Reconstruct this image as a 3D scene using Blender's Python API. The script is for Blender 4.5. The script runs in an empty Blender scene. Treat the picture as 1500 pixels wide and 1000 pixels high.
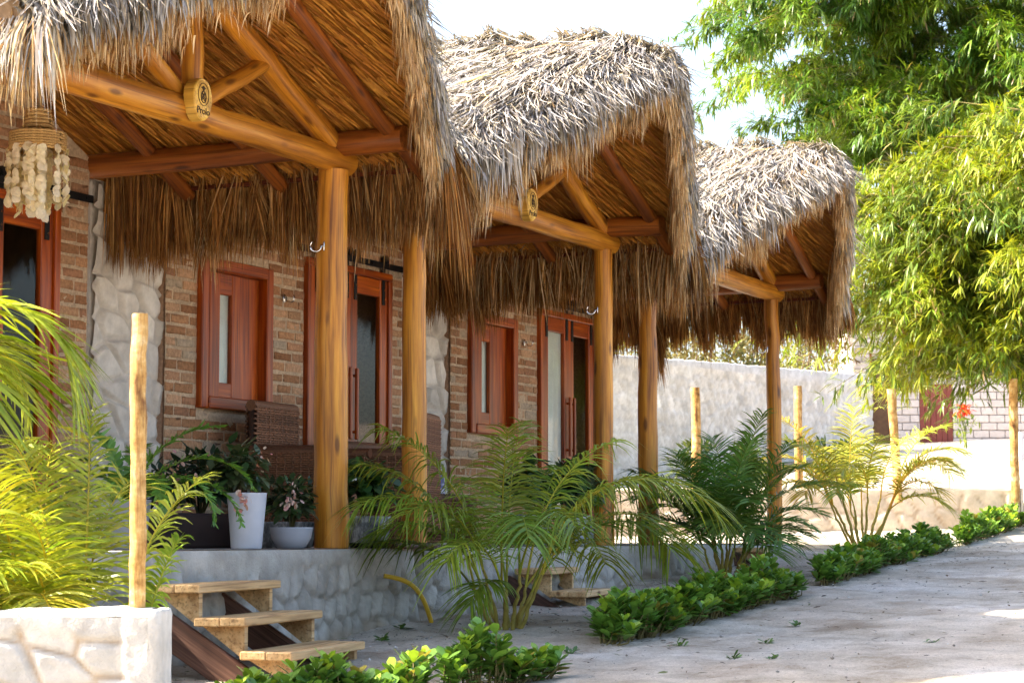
import bpy, bmesh, math, random
import numpy as np
from mathutils import Vector, noise as mnoise

rng = np.random.default_rng(11)
random.seed(5)
SC = bpy.context.scene
COL = SC.collection
R_ = math.radians
TH = R_(25.7)
RIGHT = np.array([math.cos(TH), math.sin(TH), 0.0])     # image right, on the ground plan
AWAY = np.array([-math.sin(TH), math.cos(TH), 0.0])     # away from the camera
UPV = np.array([0, 0, 1.0])
ORG = {}


def unit(a):
    a = np.asarray(a, float)
    return a / np.maximum(np.linalg.norm(a, axis=-1, keepdims=True), 1e-9)


# ------------------------------------------------------------------ mesh builder
class MB:
    def __init__(s):
        s.v, s.c, s.g, s.q, s.t, s.n = [], [], [], [], [], 0

    def add(s, v, quads=None, tris=None, col=(.5, .5, .5), gr=None):
        v = np.asarray(v, np.float32).reshape(-1, 3)
        n = len(v)
        col = np.asarray(col, np.float32)
        if col.ndim == 1:
            col = np.tile(col, (n, 1))
        if gr is None:
            gr = v
        s.v.append(v); s.c.append(col); s.g.append(np.asarray(gr, np.float32).reshape(-1, 3))
        if quads is not None and len(quads):
            s.q.append(np.asarray(quads, np.int64).reshape(-1, 4) + s.n)
        if tris is not None and len(tris):
            s.t.append(np.asarray(tris, np.int64).reshape(-1, 3) + s.n)
        s.n += n

    def build(s, name, mat, parent=None, org=None, smooth=True):
        v = np.concatenate(s.v); c = np.concatenate(s.c); g = np.concatenate(s.g)
        q = np.concatenate(s.q) if s.q else np.zeros((0, 4), np.int64)
        t = np.concatenate(s.t) if s.t else np.zeros((0, 3), np.int64)
        if parent is not None:
            base = ORG[parent.name]
            o_w = base if org is None else np.asarray(org, float)
        else:
            base = np.zeros(3)
            o_w = np.zeros(3) if org is None else np.asarray(org, float)
        v = v - o_w.astype(np.float32)
        me = bpy.data.meshes.new(name)
        me.vertices.add(len(v)); me.vertices.foreach_set('co', v.ravel())
        loops = np.concatenate([q.ravel(), t.ravel()]).astype(np.int32)
        me.loops.add(len(loops)); me.loops.foreach_set('vertex_index', loops)
        st = np.concatenate([np.arange(len(q)) * 4, len(q) * 4 + np.arange(len(t)) * 3]).astype(np.int32)
        me.polygons.add(len(st)); me.polygons.foreach_set('loop_start', st)
        me.polygons.foreach_set('use_smooth', np.full(len(st), bool(smooth)))
        a = me.attributes.new('Col', 'FLOAT_COLOR', 'POINT')
        a.data.foreach_set('color', np.concatenate([c, np.ones((len(c), 1), np.float32)], 1).astype(np.float32).ravel())
        a = me.attributes.new('gr', 'FLOAT_VECTOR', 'POINT')
        a.data.foreach_set('vector', g.ravel())
        me.update(); me.validate()
        me.materials.append(mat)
        o = bpy.data.objects.new(name, me)
        COL.objects.link(o)
        if parent is not None:
            o.parent = parent
        o.location = Vector(o_w - base)
        ORG[o.name] = o_w
        return o


def ribbons(mb, P, S, W, col, gr=None):
    """P (N,K,3) centre lines, S side vectors, W widths, col (N,3) or (N,K,3)"""
    P = np.asarray(P, float); N, K, _ = P.shape
    S = np.asarray(S, float)
    if S.ndim == 2: S = S[:, None, :]
    W = np.asarray(W, float)
    if W.ndim == 1: W = np.tile(W, (N, 1))
    h = S * W[..., None] * .5
    V = np.stack([P - h, P + h], 2)                       # N,K,2,3
    idx = np.arange(N * K * 2).reshape(N, K, 2)
    q = np.stack([idx[:, :-1, 0], idx[:, :-1, 1], idx[:, 1:, 1], idx[:, 1:, 0]], -1)
    col = np.asarray(col, float)
    if col.ndim == 1: col = np.tile(col, (N, 1))
    if col.ndim == 2: col = np.repeat(col[:, None, :], K, 1)
    C = np.repeat(col[:, :, None, :], 2, 2)
    mb.add(V.reshape(-1, 3), quads=q.reshape(-1, 4), col=C.reshape(-1, 3))


def tube(mb, path, rad, seg=10, col=(.5, .5, .5), caps=True, wob=0.0, off=0.0):
    P = np.asarray(path, float); K = len(P)
    rad = np.broadcast_to(np.asarray(rad, float), (K,))
    T = np.gradient(P, axis=0); T = unit(T)
    ref = np.array([0, 0, 1.0]) if abs(T[0][2]) < .9 else np.array([1.0, 0, 0])
    A = unit(np.cross(T, ref)); B = np.cross(T, A)
    ang = np.arange(seg) / seg * 2 * math.pi
    r = rad[:, None] * (1 + wob * rng.normal(size=(K, seg)))
    V = P[:, None] + (A[:, None] * np.cos(ang)[None, :, None] + B[:, None] * np.sin(ang)[None, :, None]) * r[..., None]
    ln = np.concatenate([[0], np.cumsum(np.linalg.norm(np.diff(P, axis=0), axis=1))]) + off
    G = np.stack([np.repeat(ln[:, None], seg, 1), np.cos(ang)[None] * r, np.sin(ang)[None] * r], -1)
    i = np.arange(K * seg).reshape(K, seg)
    q = np.stack([i[:-1], np.roll(i, -1, 1)[:-1], np.roll(i, -1, 1)[1:], i[1:]], -1).reshape(-1, 4)
    mb.add(V.reshape(-1, 3), quads=q, col=col, gr=G.reshape(-1, 3))
    if caps:
        for k in (0, K - 1):
            v = np.concatenate([V[k], P[k:k + 1]])
            g = np.concatenate([G[k], [[ln[k] + .37, 0, 0]]])
            g[:, 0] = ln[k] + .37
            t = [[a, (a + 1) % seg, seg] if k else [(a + 1) % seg, a, seg] for a in range(seg)]
            mb.add(v, tris=t, col=col, gr=g)


_bev = {}
def box(mb, c, size, ax=None, bev=.006, col=(.5, .5, .5), long=None):
    """bevelled box. ax: 3 unit vectors (rows) for the local axes"""
    size = np.asarray(size, float); h = size / 2
    b = min(bev, h.min() * .45)
    pts, faces = [], []
    sg = [(-1, -1, -1), (1, -1, -1), (1, 1, -1), (-1, 1, -1), (-1, -1, 1), (1, -1, 1), (1, 1, 1), (-1, 1, 1)]
    idx = {}
    for ci, s in enumerate(sg):
        for a in range(3):
            p = np.array(s) * (h - b); p[a] = s[a] * h[a]
            idx[(ci, a)] = len(pts); pts.append(p)
    Q, Tt = [], []
    def cid(s): return sg.index(tuple(s))
    for a in range(3):
        o1, o2 = (a + 1) % 3, (a + 2) % 3
        for s in (-1, 1):
            loop = []
            for (u, w) in ((-1, -1), (1, -1), (1, 1), (-1, 1)):
                k = [0, 0, 0]; k[a] = s; k[o1] = u; k[o2] = w
                loop.append(idx[(cid(k), a)])
            Q.append(loop if s > 0 else loop[::-1])
    for a in range(3):                                   # edges along axis a
        o1, o2 = (a + 1) % 3, (a + 2) % 3
        for u in (-1, 1):
            for w in (-1, 1):
                k0 = [0, 0, 0]; k0[a] = -1; k0[o1] = u; k0[o2] = w
                k1 = list(k0); k1[a] = 1
                l = [idx[(cid(k0), o1)], idx[(cid(k0), o2)], idx[(cid(k1), o2)], idx[(cid(k1), o1)]]
                Q.append(l if u * w > 0 else l[::-1])
    for ci, s in enumerate(sg):
        l = [idx[(ci, 0)], idx[(ci, 1)], idx[(ci, 2)]]
        Tt.append(l if s[0] * s[1] * s[2] > 0 else l[::-1])
    pts = np.array(pts)
    if long is None: long = int(np.argmax(size))
    order = [long] + [k for k in range(3) if k != long]
    g = pts[:, order] + rng.uniform(0, 9, 3)
    if ax is not None: pts = pts @ np.asarray(ax, float)
    mb.add(pts + np.asarray(c, float), quads=Q, tris=Tt, col=col, gr=g)


def lathe(mb, prof, c, seg=28, col=(.5, .5, .5), sx=1, sy=1):
    prof = np.asarray(prof, float); K = len(prof)
    a = np.arange(seg) / seg * 2 * math.pi
    V = np.stack([prof[:, 0][:, None] * np.cos(a) * sx, prof[:, 0][:, None] * np.sin(a) * sy,
                  np.repeat(prof[:, 1][:, None], seg, 1)], -1) + np.asarray(c, float)
    i = np.arange(K * seg).reshape(K, seg)
    q = np.stack([i[:-1], np.roll(i, -1, 1)[:-1], np.roll(i, -1, 1)[1:], i[1:]], -1).reshape(-1, 4)
    mb.add(V.reshape(-1, 3), quads=q, col=col)


def grid(mb, V, col):
    """V (A,B,3)"""
    A, B = V.shape[:2]
    i = np.arange(A * B).reshape(A, B)
    q = np.stack([i[:-1, :-1], i[1:, :-1], i[1:, 1:], i[:-1, 1:]], -1).reshape(-1, 4)
    c = np.asarray(col, float)
    mb.add(V.reshape(-1, 3), quads=q, col=c.reshape(-1, 3) if c.ndim == 3 else c)


def vnoise(pts, sc, seed=0.0):
    return np.array([mnoise.noise(Vector((float(p[0]) * sc + seed, float(p[1]) * sc, float(p[2]) * sc))) for p in pts])


def stones(U, Vv, cw, ch, seed, lean=.5):
    """relief of irregular field stones pressed into plaster; returns height 0..1 and groove 0..1"""
    r = np.random.default_rng(seed)
    u0, u1, v0, v1 = U.min(), U.max(), Vv.min(), Vv.max()
    cu = np.arange(u0 - cw, u1 + cw * 1.5, cw); cv = np.arange(v0 - ch, v1 + ch * 1.5, ch)
    pu, pv = np.meshgrid(cu, cv, indexing='ij')
    pu = pu + (np.arange(len(cv)) % 2)[None] * cw * .5 + r.uniform(-.3, .3, pu.shape) * cw
    pv = pv + r.uniform(-.3, .3, pv.shape) * ch
    pu, pv = pu.ravel(), pv.ravel()
    tilt = r.uniform(.2, .9, pu.shape) * lean; tone = r.normal(1, .085, pu.shape); Tn = np.ones(U.size)
    sh = U.shape; x = U.ravel(); y = Vv.ravel()
    H = np.zeros(len(x)); Gv = np.zeros(len(x))
    for a in range(0, len(x), 6000):
        dx = (x[a:a + 6000, None] - pu) / cw; dy = (y[a:a + 6000, None] - pv) / ch
        dd = dx + tilt * dy
        d = np.sqrt(dd * dd + dy * dy + .25 * dd * dy)
        o = np.argpartition(d, 1, axis=1)[:, :2]
        d2 = np.take_along_axis(d, o, 1)
        sw = d2[:, 0] > d2[:, 1]
        o[sw] = o[sw][:, ::-1]; d2 = np.sort(d2, 1)
        e = d2[:, 1] - d2[:, 0]
        k = o[:, 0]; m = np.arange(len(k))
        edge = np.clip(e / .28, 0, 1); edge = edge * edge * (3 - 2 * edge)
        slope = np.clip(.62 + .5 * dy[m, k] - .35 * dd[m, k], .2, 1.15)
        Tn[a:a + 6000] = 1 + (tone[k] - 1) * edge
        H[a:a + 6000] = edge * slope; Gv[a:a + 6000] = 1 - np.clip(e / .16, 0, 1)
    global TONE
    TONE = Tn.reshape(sh)
    return H.reshape(sh), Gv.reshape(sh)


# ------------------------------------------------------------------ materials
def newmat(name):
    m = bpy.data.materials.new(name); m.use_nodes = True
    nt = m.node_tree; nt.nodes.clear()
    out = nt.nodes.new('ShaderNodeOutputMaterial')
    b = nt.nodes.new('ShaderNodeBsdfPrincipled')
    nt.links.new(b.outputs[0], out.inputs[0])
    return m, nt, b, out


def N(nt, t, **kw):
    n = nt.nodes.new('ShaderNode' + t)
    for k, v in kw.items():
        if k.startswith('i_'):
            n.inputs[k[2:].replace('_', ' ')].default_value = v
        else:
            setattr(n, k, v)
    return n


def ramp(nt, stops, fac):
    r = N(nt, 'ValToRGB')
    el = r.color_ramp.elements
    while len(el) < len(stops): el.new(.5)
    for e, (p, c) in zip(el, stops):
        e.position = p; e.color = (*c, 1)
    nt.links.new(fac, r.inputs[0])
    return r.outputs[0]


def mix(nt, a, b, fac, mode='MIX'):
    m = N(nt, 'Mix', data_type='RGBA', blend_type=mode)
    for sock, val in ((m.inputs[6], a), (m.inputs[7], b)):
        if isinstance(val, tuple): sock.default_value = (*val, 1)
        else: nt.links.new(val, sock)
    if isinstance(fac, float): m.inputs[0].default_value = fac
    else: nt.links.new(fac, m.inputs[0])
    return m.outputs[2]


def noise(nt, vec, scale, detail=4, rough=.55, sc3=None):
    if sc3 is not None:
        mp = N(nt, 'Mapping'); mp.inputs['Scale'].default_value = sc3
        nt.links.new(vec, mp.inputs[0]); vec = mp.outputs[0]
    n = N(nt, 'TexNoise'); n.inputs['Scale'].default_value = scale
    n.inputs['Detail'].default_value = detail; n.inputs['Roughness'].default_value = rough
    nt.links.new(vec, n.inputs['Vector'])
    return n.outputs[0]


def bump(nt, b, h, strength, dist=.01):
    n = N(nt, 'Bump'); n.inputs['Strength'].default_value = strength; n.inputs['Distance'].default_value = dist
    nt.links.new(h, n.inputs['Height']); nt.links.new(n.outputs[0], b.inputs['Normal'])


def attr(nt, name):
    return N(nt, 'Attribute', attribute_name=name)


def m_vcol(name, rough=.8, nscale=30, namt=.35, bmp=.3, bdist=.004, spec=.3, transl=0.0, sc3=None):
    m, nt, b, out = newmat(name)
    c = attr(nt, 'Col').outputs[0]; g = attr(nt, 'gr').outputs[1]
    n = noise(nt, g, nscale, 5, .6, sc3)
    f = ramp(nt, [(.25, (1 - namt,) * 3), (.75, (1 + namt * .6,) * 3)], n)
    col = mix(nt, c, f, 1.0, 'MULTIPLY')
    nt.links.new(col, b.inputs['Base Color'])
    b.inputs['Roughness'].default_value = rough
    b.inputs['Specular IOR Level'].default_value = spec
    if bmp: bump(nt, b, n, bmp, bdist)
    if transl:
        t = N(nt, 'BsdfTranslucent')
        tc = mix(nt, col, (1.25, 1.15, .55), 1.0, 'MULTIPLY'); nt.links.new(tc, t.inputs[0])
        ms = N(nt, 'MixShader'); ms.inputs[0].default_value = transl
        nt.links.new(b.outputs[0], ms.inputs[1]); nt.links.new(t.outputs[0], ms.inputs[2])
        nt.links.new(ms.outputs[0], out.inputs[0])
    return m


def m_wood(name, dark, mid, light, rough=.45, knots=True, coat=0.0, across=38):
    m, nt, b, out = newmat(name)
    g = attr(nt, 'gr').outputs[1]
    n1 = noise(nt, g, 1.0, 6, .6, (1.6, across, across))
    n2 = noise(nt, g, 1.0, 3, .5, (.9, 6, 6))
    n3 = noise(nt, g, 1.0, 3, .55, (1.3, 75, 75))
    base = ramp(nt, [(.28, dark), (.5, mid), (.74, light)], n1)
    big = ramp(nt, [(.3, (.66, .6, .55)), (.7, (1.2, 1.18, 1.12))], n2)
    col = mix(nt, base, big, 1.0, 'MULTIPLY')
    fine = ramp(nt, [(.36, (.50, .45, .40)), (.45, (.98, .98, .97)), (.65, (1.06, 1.05, 1.04))], n3)
    col = mix(nt, col, fine, .8, 'MULTIPLY')
    if knots:
        v = N(nt, 'TexVoronoi'); v.inputs['Scale'].default_value = 1
        mp = N(nt, 'Mapping'); mp.inputs['Scale'].default_value = (2.6, 9, 9)
        nt.links.new(g, mp.inputs[0]); nt.links.new(mp.outputs[0], v.inputs['Vector'])
        k = ramp(nt, [(.09, (.22, .16, .12)), (.2, (1, 1, 1))], v.outputs['Distance'])
        col = mix(nt, col, k, .85, 'MULTIPLY')
    nt.links.new(col, b.inputs['Base Color'])
    b.inputs['Roughness'].default_value = rough
    b.inputs['Specular IOR Level'].default_value = .4
    b.inputs['Coat Weight'].default_value = coat; b.inputs['Coat Roughness'].default_value = .2
    bump(nt, b, n1, .35, .004)
    return m


def m_plain(name, col, rough=.6, metal=0.0, spec=.4, nscale=12, namt=.25, bmp=.15):
    m, nt, b, out = newmat(name)
    g = attr(nt, 'gr').outputs[1]
    n = noise(nt, g, nscale, 5, .6)
    f = ramp(nt, [(.3, tuple(c * (1 - namt) for c in col)), (.7, tuple(min(1, c * (1 + namt * .5)) for c in col))], n)
    nt.links.new(f, b.inputs['Base Color'])
    b.inputs['Roughness'].default_value = rough; b.inputs['Metallic'].default_value = metal
    b.inputs['Specular IOR Level'].default_value = spec
    if bmp: bump(nt, b, n, bmp, .004)
    return m


def m_thinglass(name, tint=(.9, .92, .9)):
    m, nt, b, out = newmat(name)
    nt.nodes.remove(b)
    t = N(nt, 'BsdfTransparent'); t.inputs[0].default_value = (*tint, 1)
    gl = N(nt, 'BsdfGlossy'); gl.inputs['Roughness'].default_value = .03
    fr = N(nt, 'Fresnel'); fr.inputs[0].default_value = 1.3
    ms = N(nt, 'MixShader')
    gm = N(nt, 'NewGeometry'); iv = N(nt, 'Math', operation='SUBTRACT'); iv.inputs[0].default_value = 1.0; nt.links.new(gm.outputs['Backfacing'], iv.inputs[1])
    ml = N(nt, 'Math', operation='MULTIPLY'); nt.links.new(iv.outputs[0], ml.inputs[0]); nt.links.new(fr.outputs[0], ml.inputs[1])
    nt.links.new(ml.outputs[0], ms.inputs[0]); nt.links.new(t.outputs[0], ms.inputs[1]); nt.links.new(gl.outputs[0], ms.inputs[2])
    nt.links.new(ms.outputs[0], out.inputs[0])
    return m


def m_ground():
    m, nt, b, out = newmat('sand_ground')
    tc = N(nt, 'TexCoord').outputs['Object']
    big = noise(nt, tc, .55, 4, .6)
    mid = noise(nt, tc, 3.0, 6, .65)
    streak = noise(nt, tc, 1.0, 6, .65, (1.5, 1.0, 1))
    fine = noise(nt, tc, 60, 4, .7)
    grit = noise(nt, tc, 190, 2, .6)
    base = ramp(nt, [(.3, (.55, .455, .355)), (.5, (.67, .60, .51)), (.68, (.76, .725, .675))], big)
    pale = ramp(nt, [(.34, (.76, .72, .67)), (.5, (.98, .97, .95)), (.62, (1.12, 1.12, 1.13))], streak)
    col = mix(nt, base, pale, 1.0, 'MULTIPLY')
    md = ramp(nt, [(.34, (.68, .63, .58)), (.5, (.95, .94, .92)), (.62, (1.10, 1.09, 1.08))], mid)
    col = mix(nt, col, md, .9, 'MULTIPLY')
    fd = ramp(nt, [(.32, (.70, .66, .62)), (.5, (1, 1, 1)), (.72, (1.1, 1.1, 1.1))], fine)
    col = mix(nt, col, fd, .8, 'MULTIPLY')
    gd = ramp(nt, [(.3, (.74, .70, .66)), (.5, (1, 1, 1)), (.75, (1.12, 1.12, 1.12))], grit)
    col = mix(nt, col, gd, .75, 'MULTIPLY')
    nt.links.new(col, b.inputs['Base Color'])
    b.inputs['Roughness'].default_value = .95; b.inputs['Specular IOR Level'].default_value = .15
    ad = N(nt, 'Math', operation='ADD'); nt.links.new(fine, ad.inputs[0]); nt.links.new(grit, ad.inputs[1])
    ad2 = N(nt, 'Math', operation='MULTIPLY_ADD'); nt.links.new(mid, ad2.inputs[0]); ad2.inputs[1].default_value = 2.0
    nt.links.new(ad.outputs[0], ad2.inputs[2])
    bump(nt, b, ad2.outputs[0], 1.0, .018)
    return m


def m_gravel():
    m, nt, b, out = newmat('exposed_gravel')
    tc = N(nt, 'TexCoord').outputs['Object']
    v = N(nt, 'TexVoronoi'); v.inputs['Scale'].default_value = 70; nt.links.new(tc, v.inputs['Vector'])
    c = ramp(nt, [(.2, (.20, .17, .15)), (.5, (.42, .38, .34)), (.85, (.62, .58, .53))], v.outputs['Color'])
    e = ramp(nt, [(.0, (1, 1, 1)), (.7, (.45, .42, .4))], v.outputs['Distance'])
    nt.links.new(mix(nt, c, e, 1.0, 'MULTIPLY'), b.inputs['Base Color'])
    b.inputs['Roughness'].default_value = .8
    bump(nt, b, v.outputs['Distance'], -.6, .006)
    return m


def m_plaster(name, namt=.22, nscale=9):
    m, nt, b, out = newmat(name)
    c = attr(nt, 'Col').outputs[0]; g = attr(nt, 'gr').outputs[1]
    n = noise(nt, g, nscale, 7, .65); n2 = noise(nt, g, 90, 3, .6); n3 = noise(nt, g, 2.2, 4, .6)
    col = mix(nt, c, ramp(nt, [(.3, (1 - namt,) * 3), (.65, (1.06,) * 3)], n), 1.0, 'MULTIPLY')
    col = mix(nt, col, ramp(nt, [(.35, (.8, .77, .73)), (.6, (1.03, 1.03, 1.03))], n3), .8, 'MULTIPLY')
    nt.links.new(col, b.inputs['Base Color'])
    b.inputs['Roughness'].default_value = .9; b.inputs['Specular IOR Level'].default_value = .2
    a = N(nt, 'Math', operation='MULTIPLY_ADD'); nt.links.new(n, a.inputs[0]); a.inputs[1].default_value = 2.5; nt.links.new(n2, a.inputs[2])
    bump(nt, b, a.outputs[0], .7, .008)
    return m


M = dict(
    thatch=m_vcol('dry_thatch', .75, 16, .3, .2, .003, .25, .12),
    fringe=m_vcol('thatch_strands', .75, 14, .3, 0, 0, .25, .2),
    lining=m_vcol('woven_palm_lining', .7, 30, .4, .3, .003, .3),
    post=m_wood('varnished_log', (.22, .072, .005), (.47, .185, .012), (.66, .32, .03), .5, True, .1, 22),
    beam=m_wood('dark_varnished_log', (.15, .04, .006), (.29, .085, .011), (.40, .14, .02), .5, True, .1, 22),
    door=m_wood('red_varnished_timber', (.13, .018, .001), (.34, .058, .002), (.56, .14, .006), .42, False, .08, 30),
    darkdoor=m_wood('dark_varnished_panel', (.06, .012, .004), (.12, .024, .006), (.19, .042, .01), .4, False, .1, 30),
    tread=m_wood('raw_planed_plank', (.42, .24, .10), (.62, .41, .20), (.74, .54, .31), .65, True, 0.0, 26),
    board=m_wood('brown_rough_board', (.05, .022, .014), (.105, .046, .03), (.19, .10, .07), .6, False, 0.0, 60),
    pole_old=m_wood('peeled_pole', (.24, .105, .015), (.54, .32, .09), (.74, .54, .25), .7, True, 0.0, 9),
    brick=m_vcol('brick_and_mortar', .9, 45, .4, .7, .005, .15),
    plaster=m_plaster('white_plaster'),
    cement=m_plaster('grey_cement', .3, 7),
    gravel=m_gravel(),
    sand=m_ground(),
    black=m_plain('black_iron', (.02, .02, .022), .45, .6),
    chrome=m_plain('bright_steel', (.75, .75, .75), .2, 1.0, namt=.1),
    glass=m_thinglass('window_glass'),
    curtain=m_plain('white_curtain', (.82, .82, .80), .9, namt=.08),
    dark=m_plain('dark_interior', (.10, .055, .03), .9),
    potgrey=m_plain('grey_plastic_pot', (.36, .38, .43), .55, nscale=5, namt=.12),
    potwhite=m_plain('pale_plastic_pot', (.50, .52, .58), .5, nscale=5, namt=.1),
    soil=m_plain('potting_soil', (.04, .028, .02), .95),
    planter=m_plain('dark_brown_planter', (.035, .018, .014), .6),
    shell=m_vcol('shell_discs', .35, 60, .2, .1, .002, .5, .4),
    rattan=m_vcol('woven_rattan', .6, 90, .45, .6, .004, .3),
    leaf=m_vcol('glossy_leaf', .38, 25, .3, .1, .003, .45, .28),
    frond=m_vcol('palm_leaflet', .42, 25, .25, 0, 0, .45, .35),
    bamboo=m_vcol('bamboo_leaf', .38, 25, .3, 0, 0, .5, .33),
    bushleaf=m_vcol('dry_bush_leaf', .6, 25, .3, 0, 0, .3, .3),
    bark=m_vcol('stem_bark', .8, 22, .4, .4, .006, .2),
    petal=m_vcol('petal', .6, 25, .15, 0, 0, .3, .35),
    cloth=m_vcol('printed_cloth', .9, 120, .15, .1, .002, .2),
    hose=m_plain('yellow_plastic', (.62, .38, .03), .4, namt=.15),
    block=m_vcol('painted_block', .9, 14, .15, .25, .006, .2),
    reddoor=m_plain('faded_red_door', (.20, .045, .032), .6, nscale=4, namt=.2),
    litter=m_vcol('leaf_litter', .9, 30, .4, 0, 0, .2),
    ink=m_plain('burnt_lettering', (.045, .022, .01), .8, namt=.1),
    signwood=m_wood('sliced_log_face', (.42, .22, .03), (.60, .36, .06), (.70, .47, .11), .5, False, .2, 16),
)


def thing(name, label, cat, loc, group=None):
    o = bpy.data.objects.new(name, None); COL.objects.link(o)
    o.location = Vector(loc); o.empty_display_size = .2
    ORG[o.name] = np.asarray(loc, float)
    return tag(o, label, cat, group)


def tag(o, label, cat, group=None, kind=None):
    o['label'] = label; o['category'] = cat
    if group: o['group'] = group
    if kind: o['kind'] = kind
    return o


# ------------------------------------------------------------------ ground
def G(q, s):
    return -.60 + .05 * (s + 1.7) + .035 * np.maximum(0, s - 14)


def Gd(q, s):
    """ground with its small humps"""
    b = G(np.asarray(q, float), np.asarray(s, float))
    return b + .015 * np.sin(q * 1.7 + s * .6) * np.cos(s * 1.1 - q * .5) + .007 * np.sin(q * 5.1 + 1.3 * s) * np.sin(3.7 * s)


def axis(fine0, fine1, step, lo, hi):
    a = list(np.arange(fine0, fine1, step)); x = fine1; d = step
    while x < hi: a.append(x); d *= 1.22; x += d
    x = fine0; d = step; pre = []
    while x > lo: d *= 1.22; x -= d; pre.append(x)
    return np.array(pre[::-1] + a)


qa = axis(-.6, 6.2, .05, -260, 260); sa = axis(-4.5, 13, .05, -60, 420)
Q_, S_ = np.meshgrid(qa, sa, indexing='ij')
Zg = Gd(Q_, S_)
far = np.clip((S_ - 60) / 60, 0, 1)
Zg = Zg * (1 - far) + G(0, 60.0) * far
pts = np.stack([Q_.ravel(), S_.ravel(), np.zeros(Q_.size)], 1)
near = (pts[:, 0] > -1.5) & (pts[:, 0] < 7.5) & (pts[:, 1] > -6) & (pts[:, 1] < 15)
zz = Zg.ravel().copy()
zz[near] += .018 * vnoise(pts[near], 2.2) + .011 * vnoise(pts[near], 6.5, 3.0) + .007 * vnoise(pts[near], 15, 8.0)
mb = MB(); grid(mb, np.stack([Q_, S_, zz.reshape(Q_.shape)], -1), (.5, .45, .4))
g = mb.build('ground', M['sand']); tag(g, 'pale trodden sand sloping gently up past the cottages', 'ground', kind='structure')

# ------------------------------------------------------------------ thatched cottages
POSTY = 1.56


def zdeck(y):
    return 3.30 - .46 * np.abs(y)


def strips(mb, root, d, n, L, lift, W, col, K=4, grav=.0, curl=None, jit=None):
    Nn = len(root)
    t = np.linspace(0, 1, K)
    side = unit(np.cross(d, n))
    P = root[:, None] + d[:, None] * (L[:, None] * t)[..., None] + n[:, None] * (lift[:, None] * t ** 1.4)[..., None]
    if curl is not None:
        P = P + side[:, None] * (curl[:, None] * t ** 2)[..., None]
    P[..., 2] -= (grav * L[:, None] * t ** 2)
    w = W[:, None] * np.interp(t, [0, .25, .7, 1], [.75, 1, .8, .12])[None]
    tw = unit(side + n * rng.normal(0, .55, (Nn, 1)))
    ribbons(mb, P, tw, w, col)


def pick(pal, n, var=.12):
    pal = np.asarray(pal, float)
    c = pal[rng.integers(0, len(pal), n)]
    return np.clip(c * (1 + rng.normal(0, var, (n, 1))), .01, .95)


GREY = [(.41, .37, .335), (.34, .315, .30), (.25, .235, .23), (.48, .44, .40), (.56, .52, .46), (.39, .32, .25), (.29, .27, .27), (.46, .37, .26), (.20, .17, .15)]
TAN = [(.56, .35, .16), (.47, .28, .115), (.64, .44, .22), (.38, .215, .085), (.70, .53, .31), (.54, .37, .21)]
BROWN = [(.30, .13, .03), (.22, .09, .022), (.38, .18, .05), (.16, .065, .018), (.44, .24, .08)]
ORANGE = [(.50, .205, .024), (.42, .155, .018), (.55, .25, .035), (.36, .125, .015)]


def swell(x, a):
    return .12 * np.clip((.75 - x) / 1.5, 0, 1.5) * (1 - a)


def lipf(x, a):
    return np.clip((x - (verge_x(a) - .42)) / .42, 0, 1.15)


def verge_x(a):                # a = |y|/2.02
    return 1.20 - .70 * a ** 1.25


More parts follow.
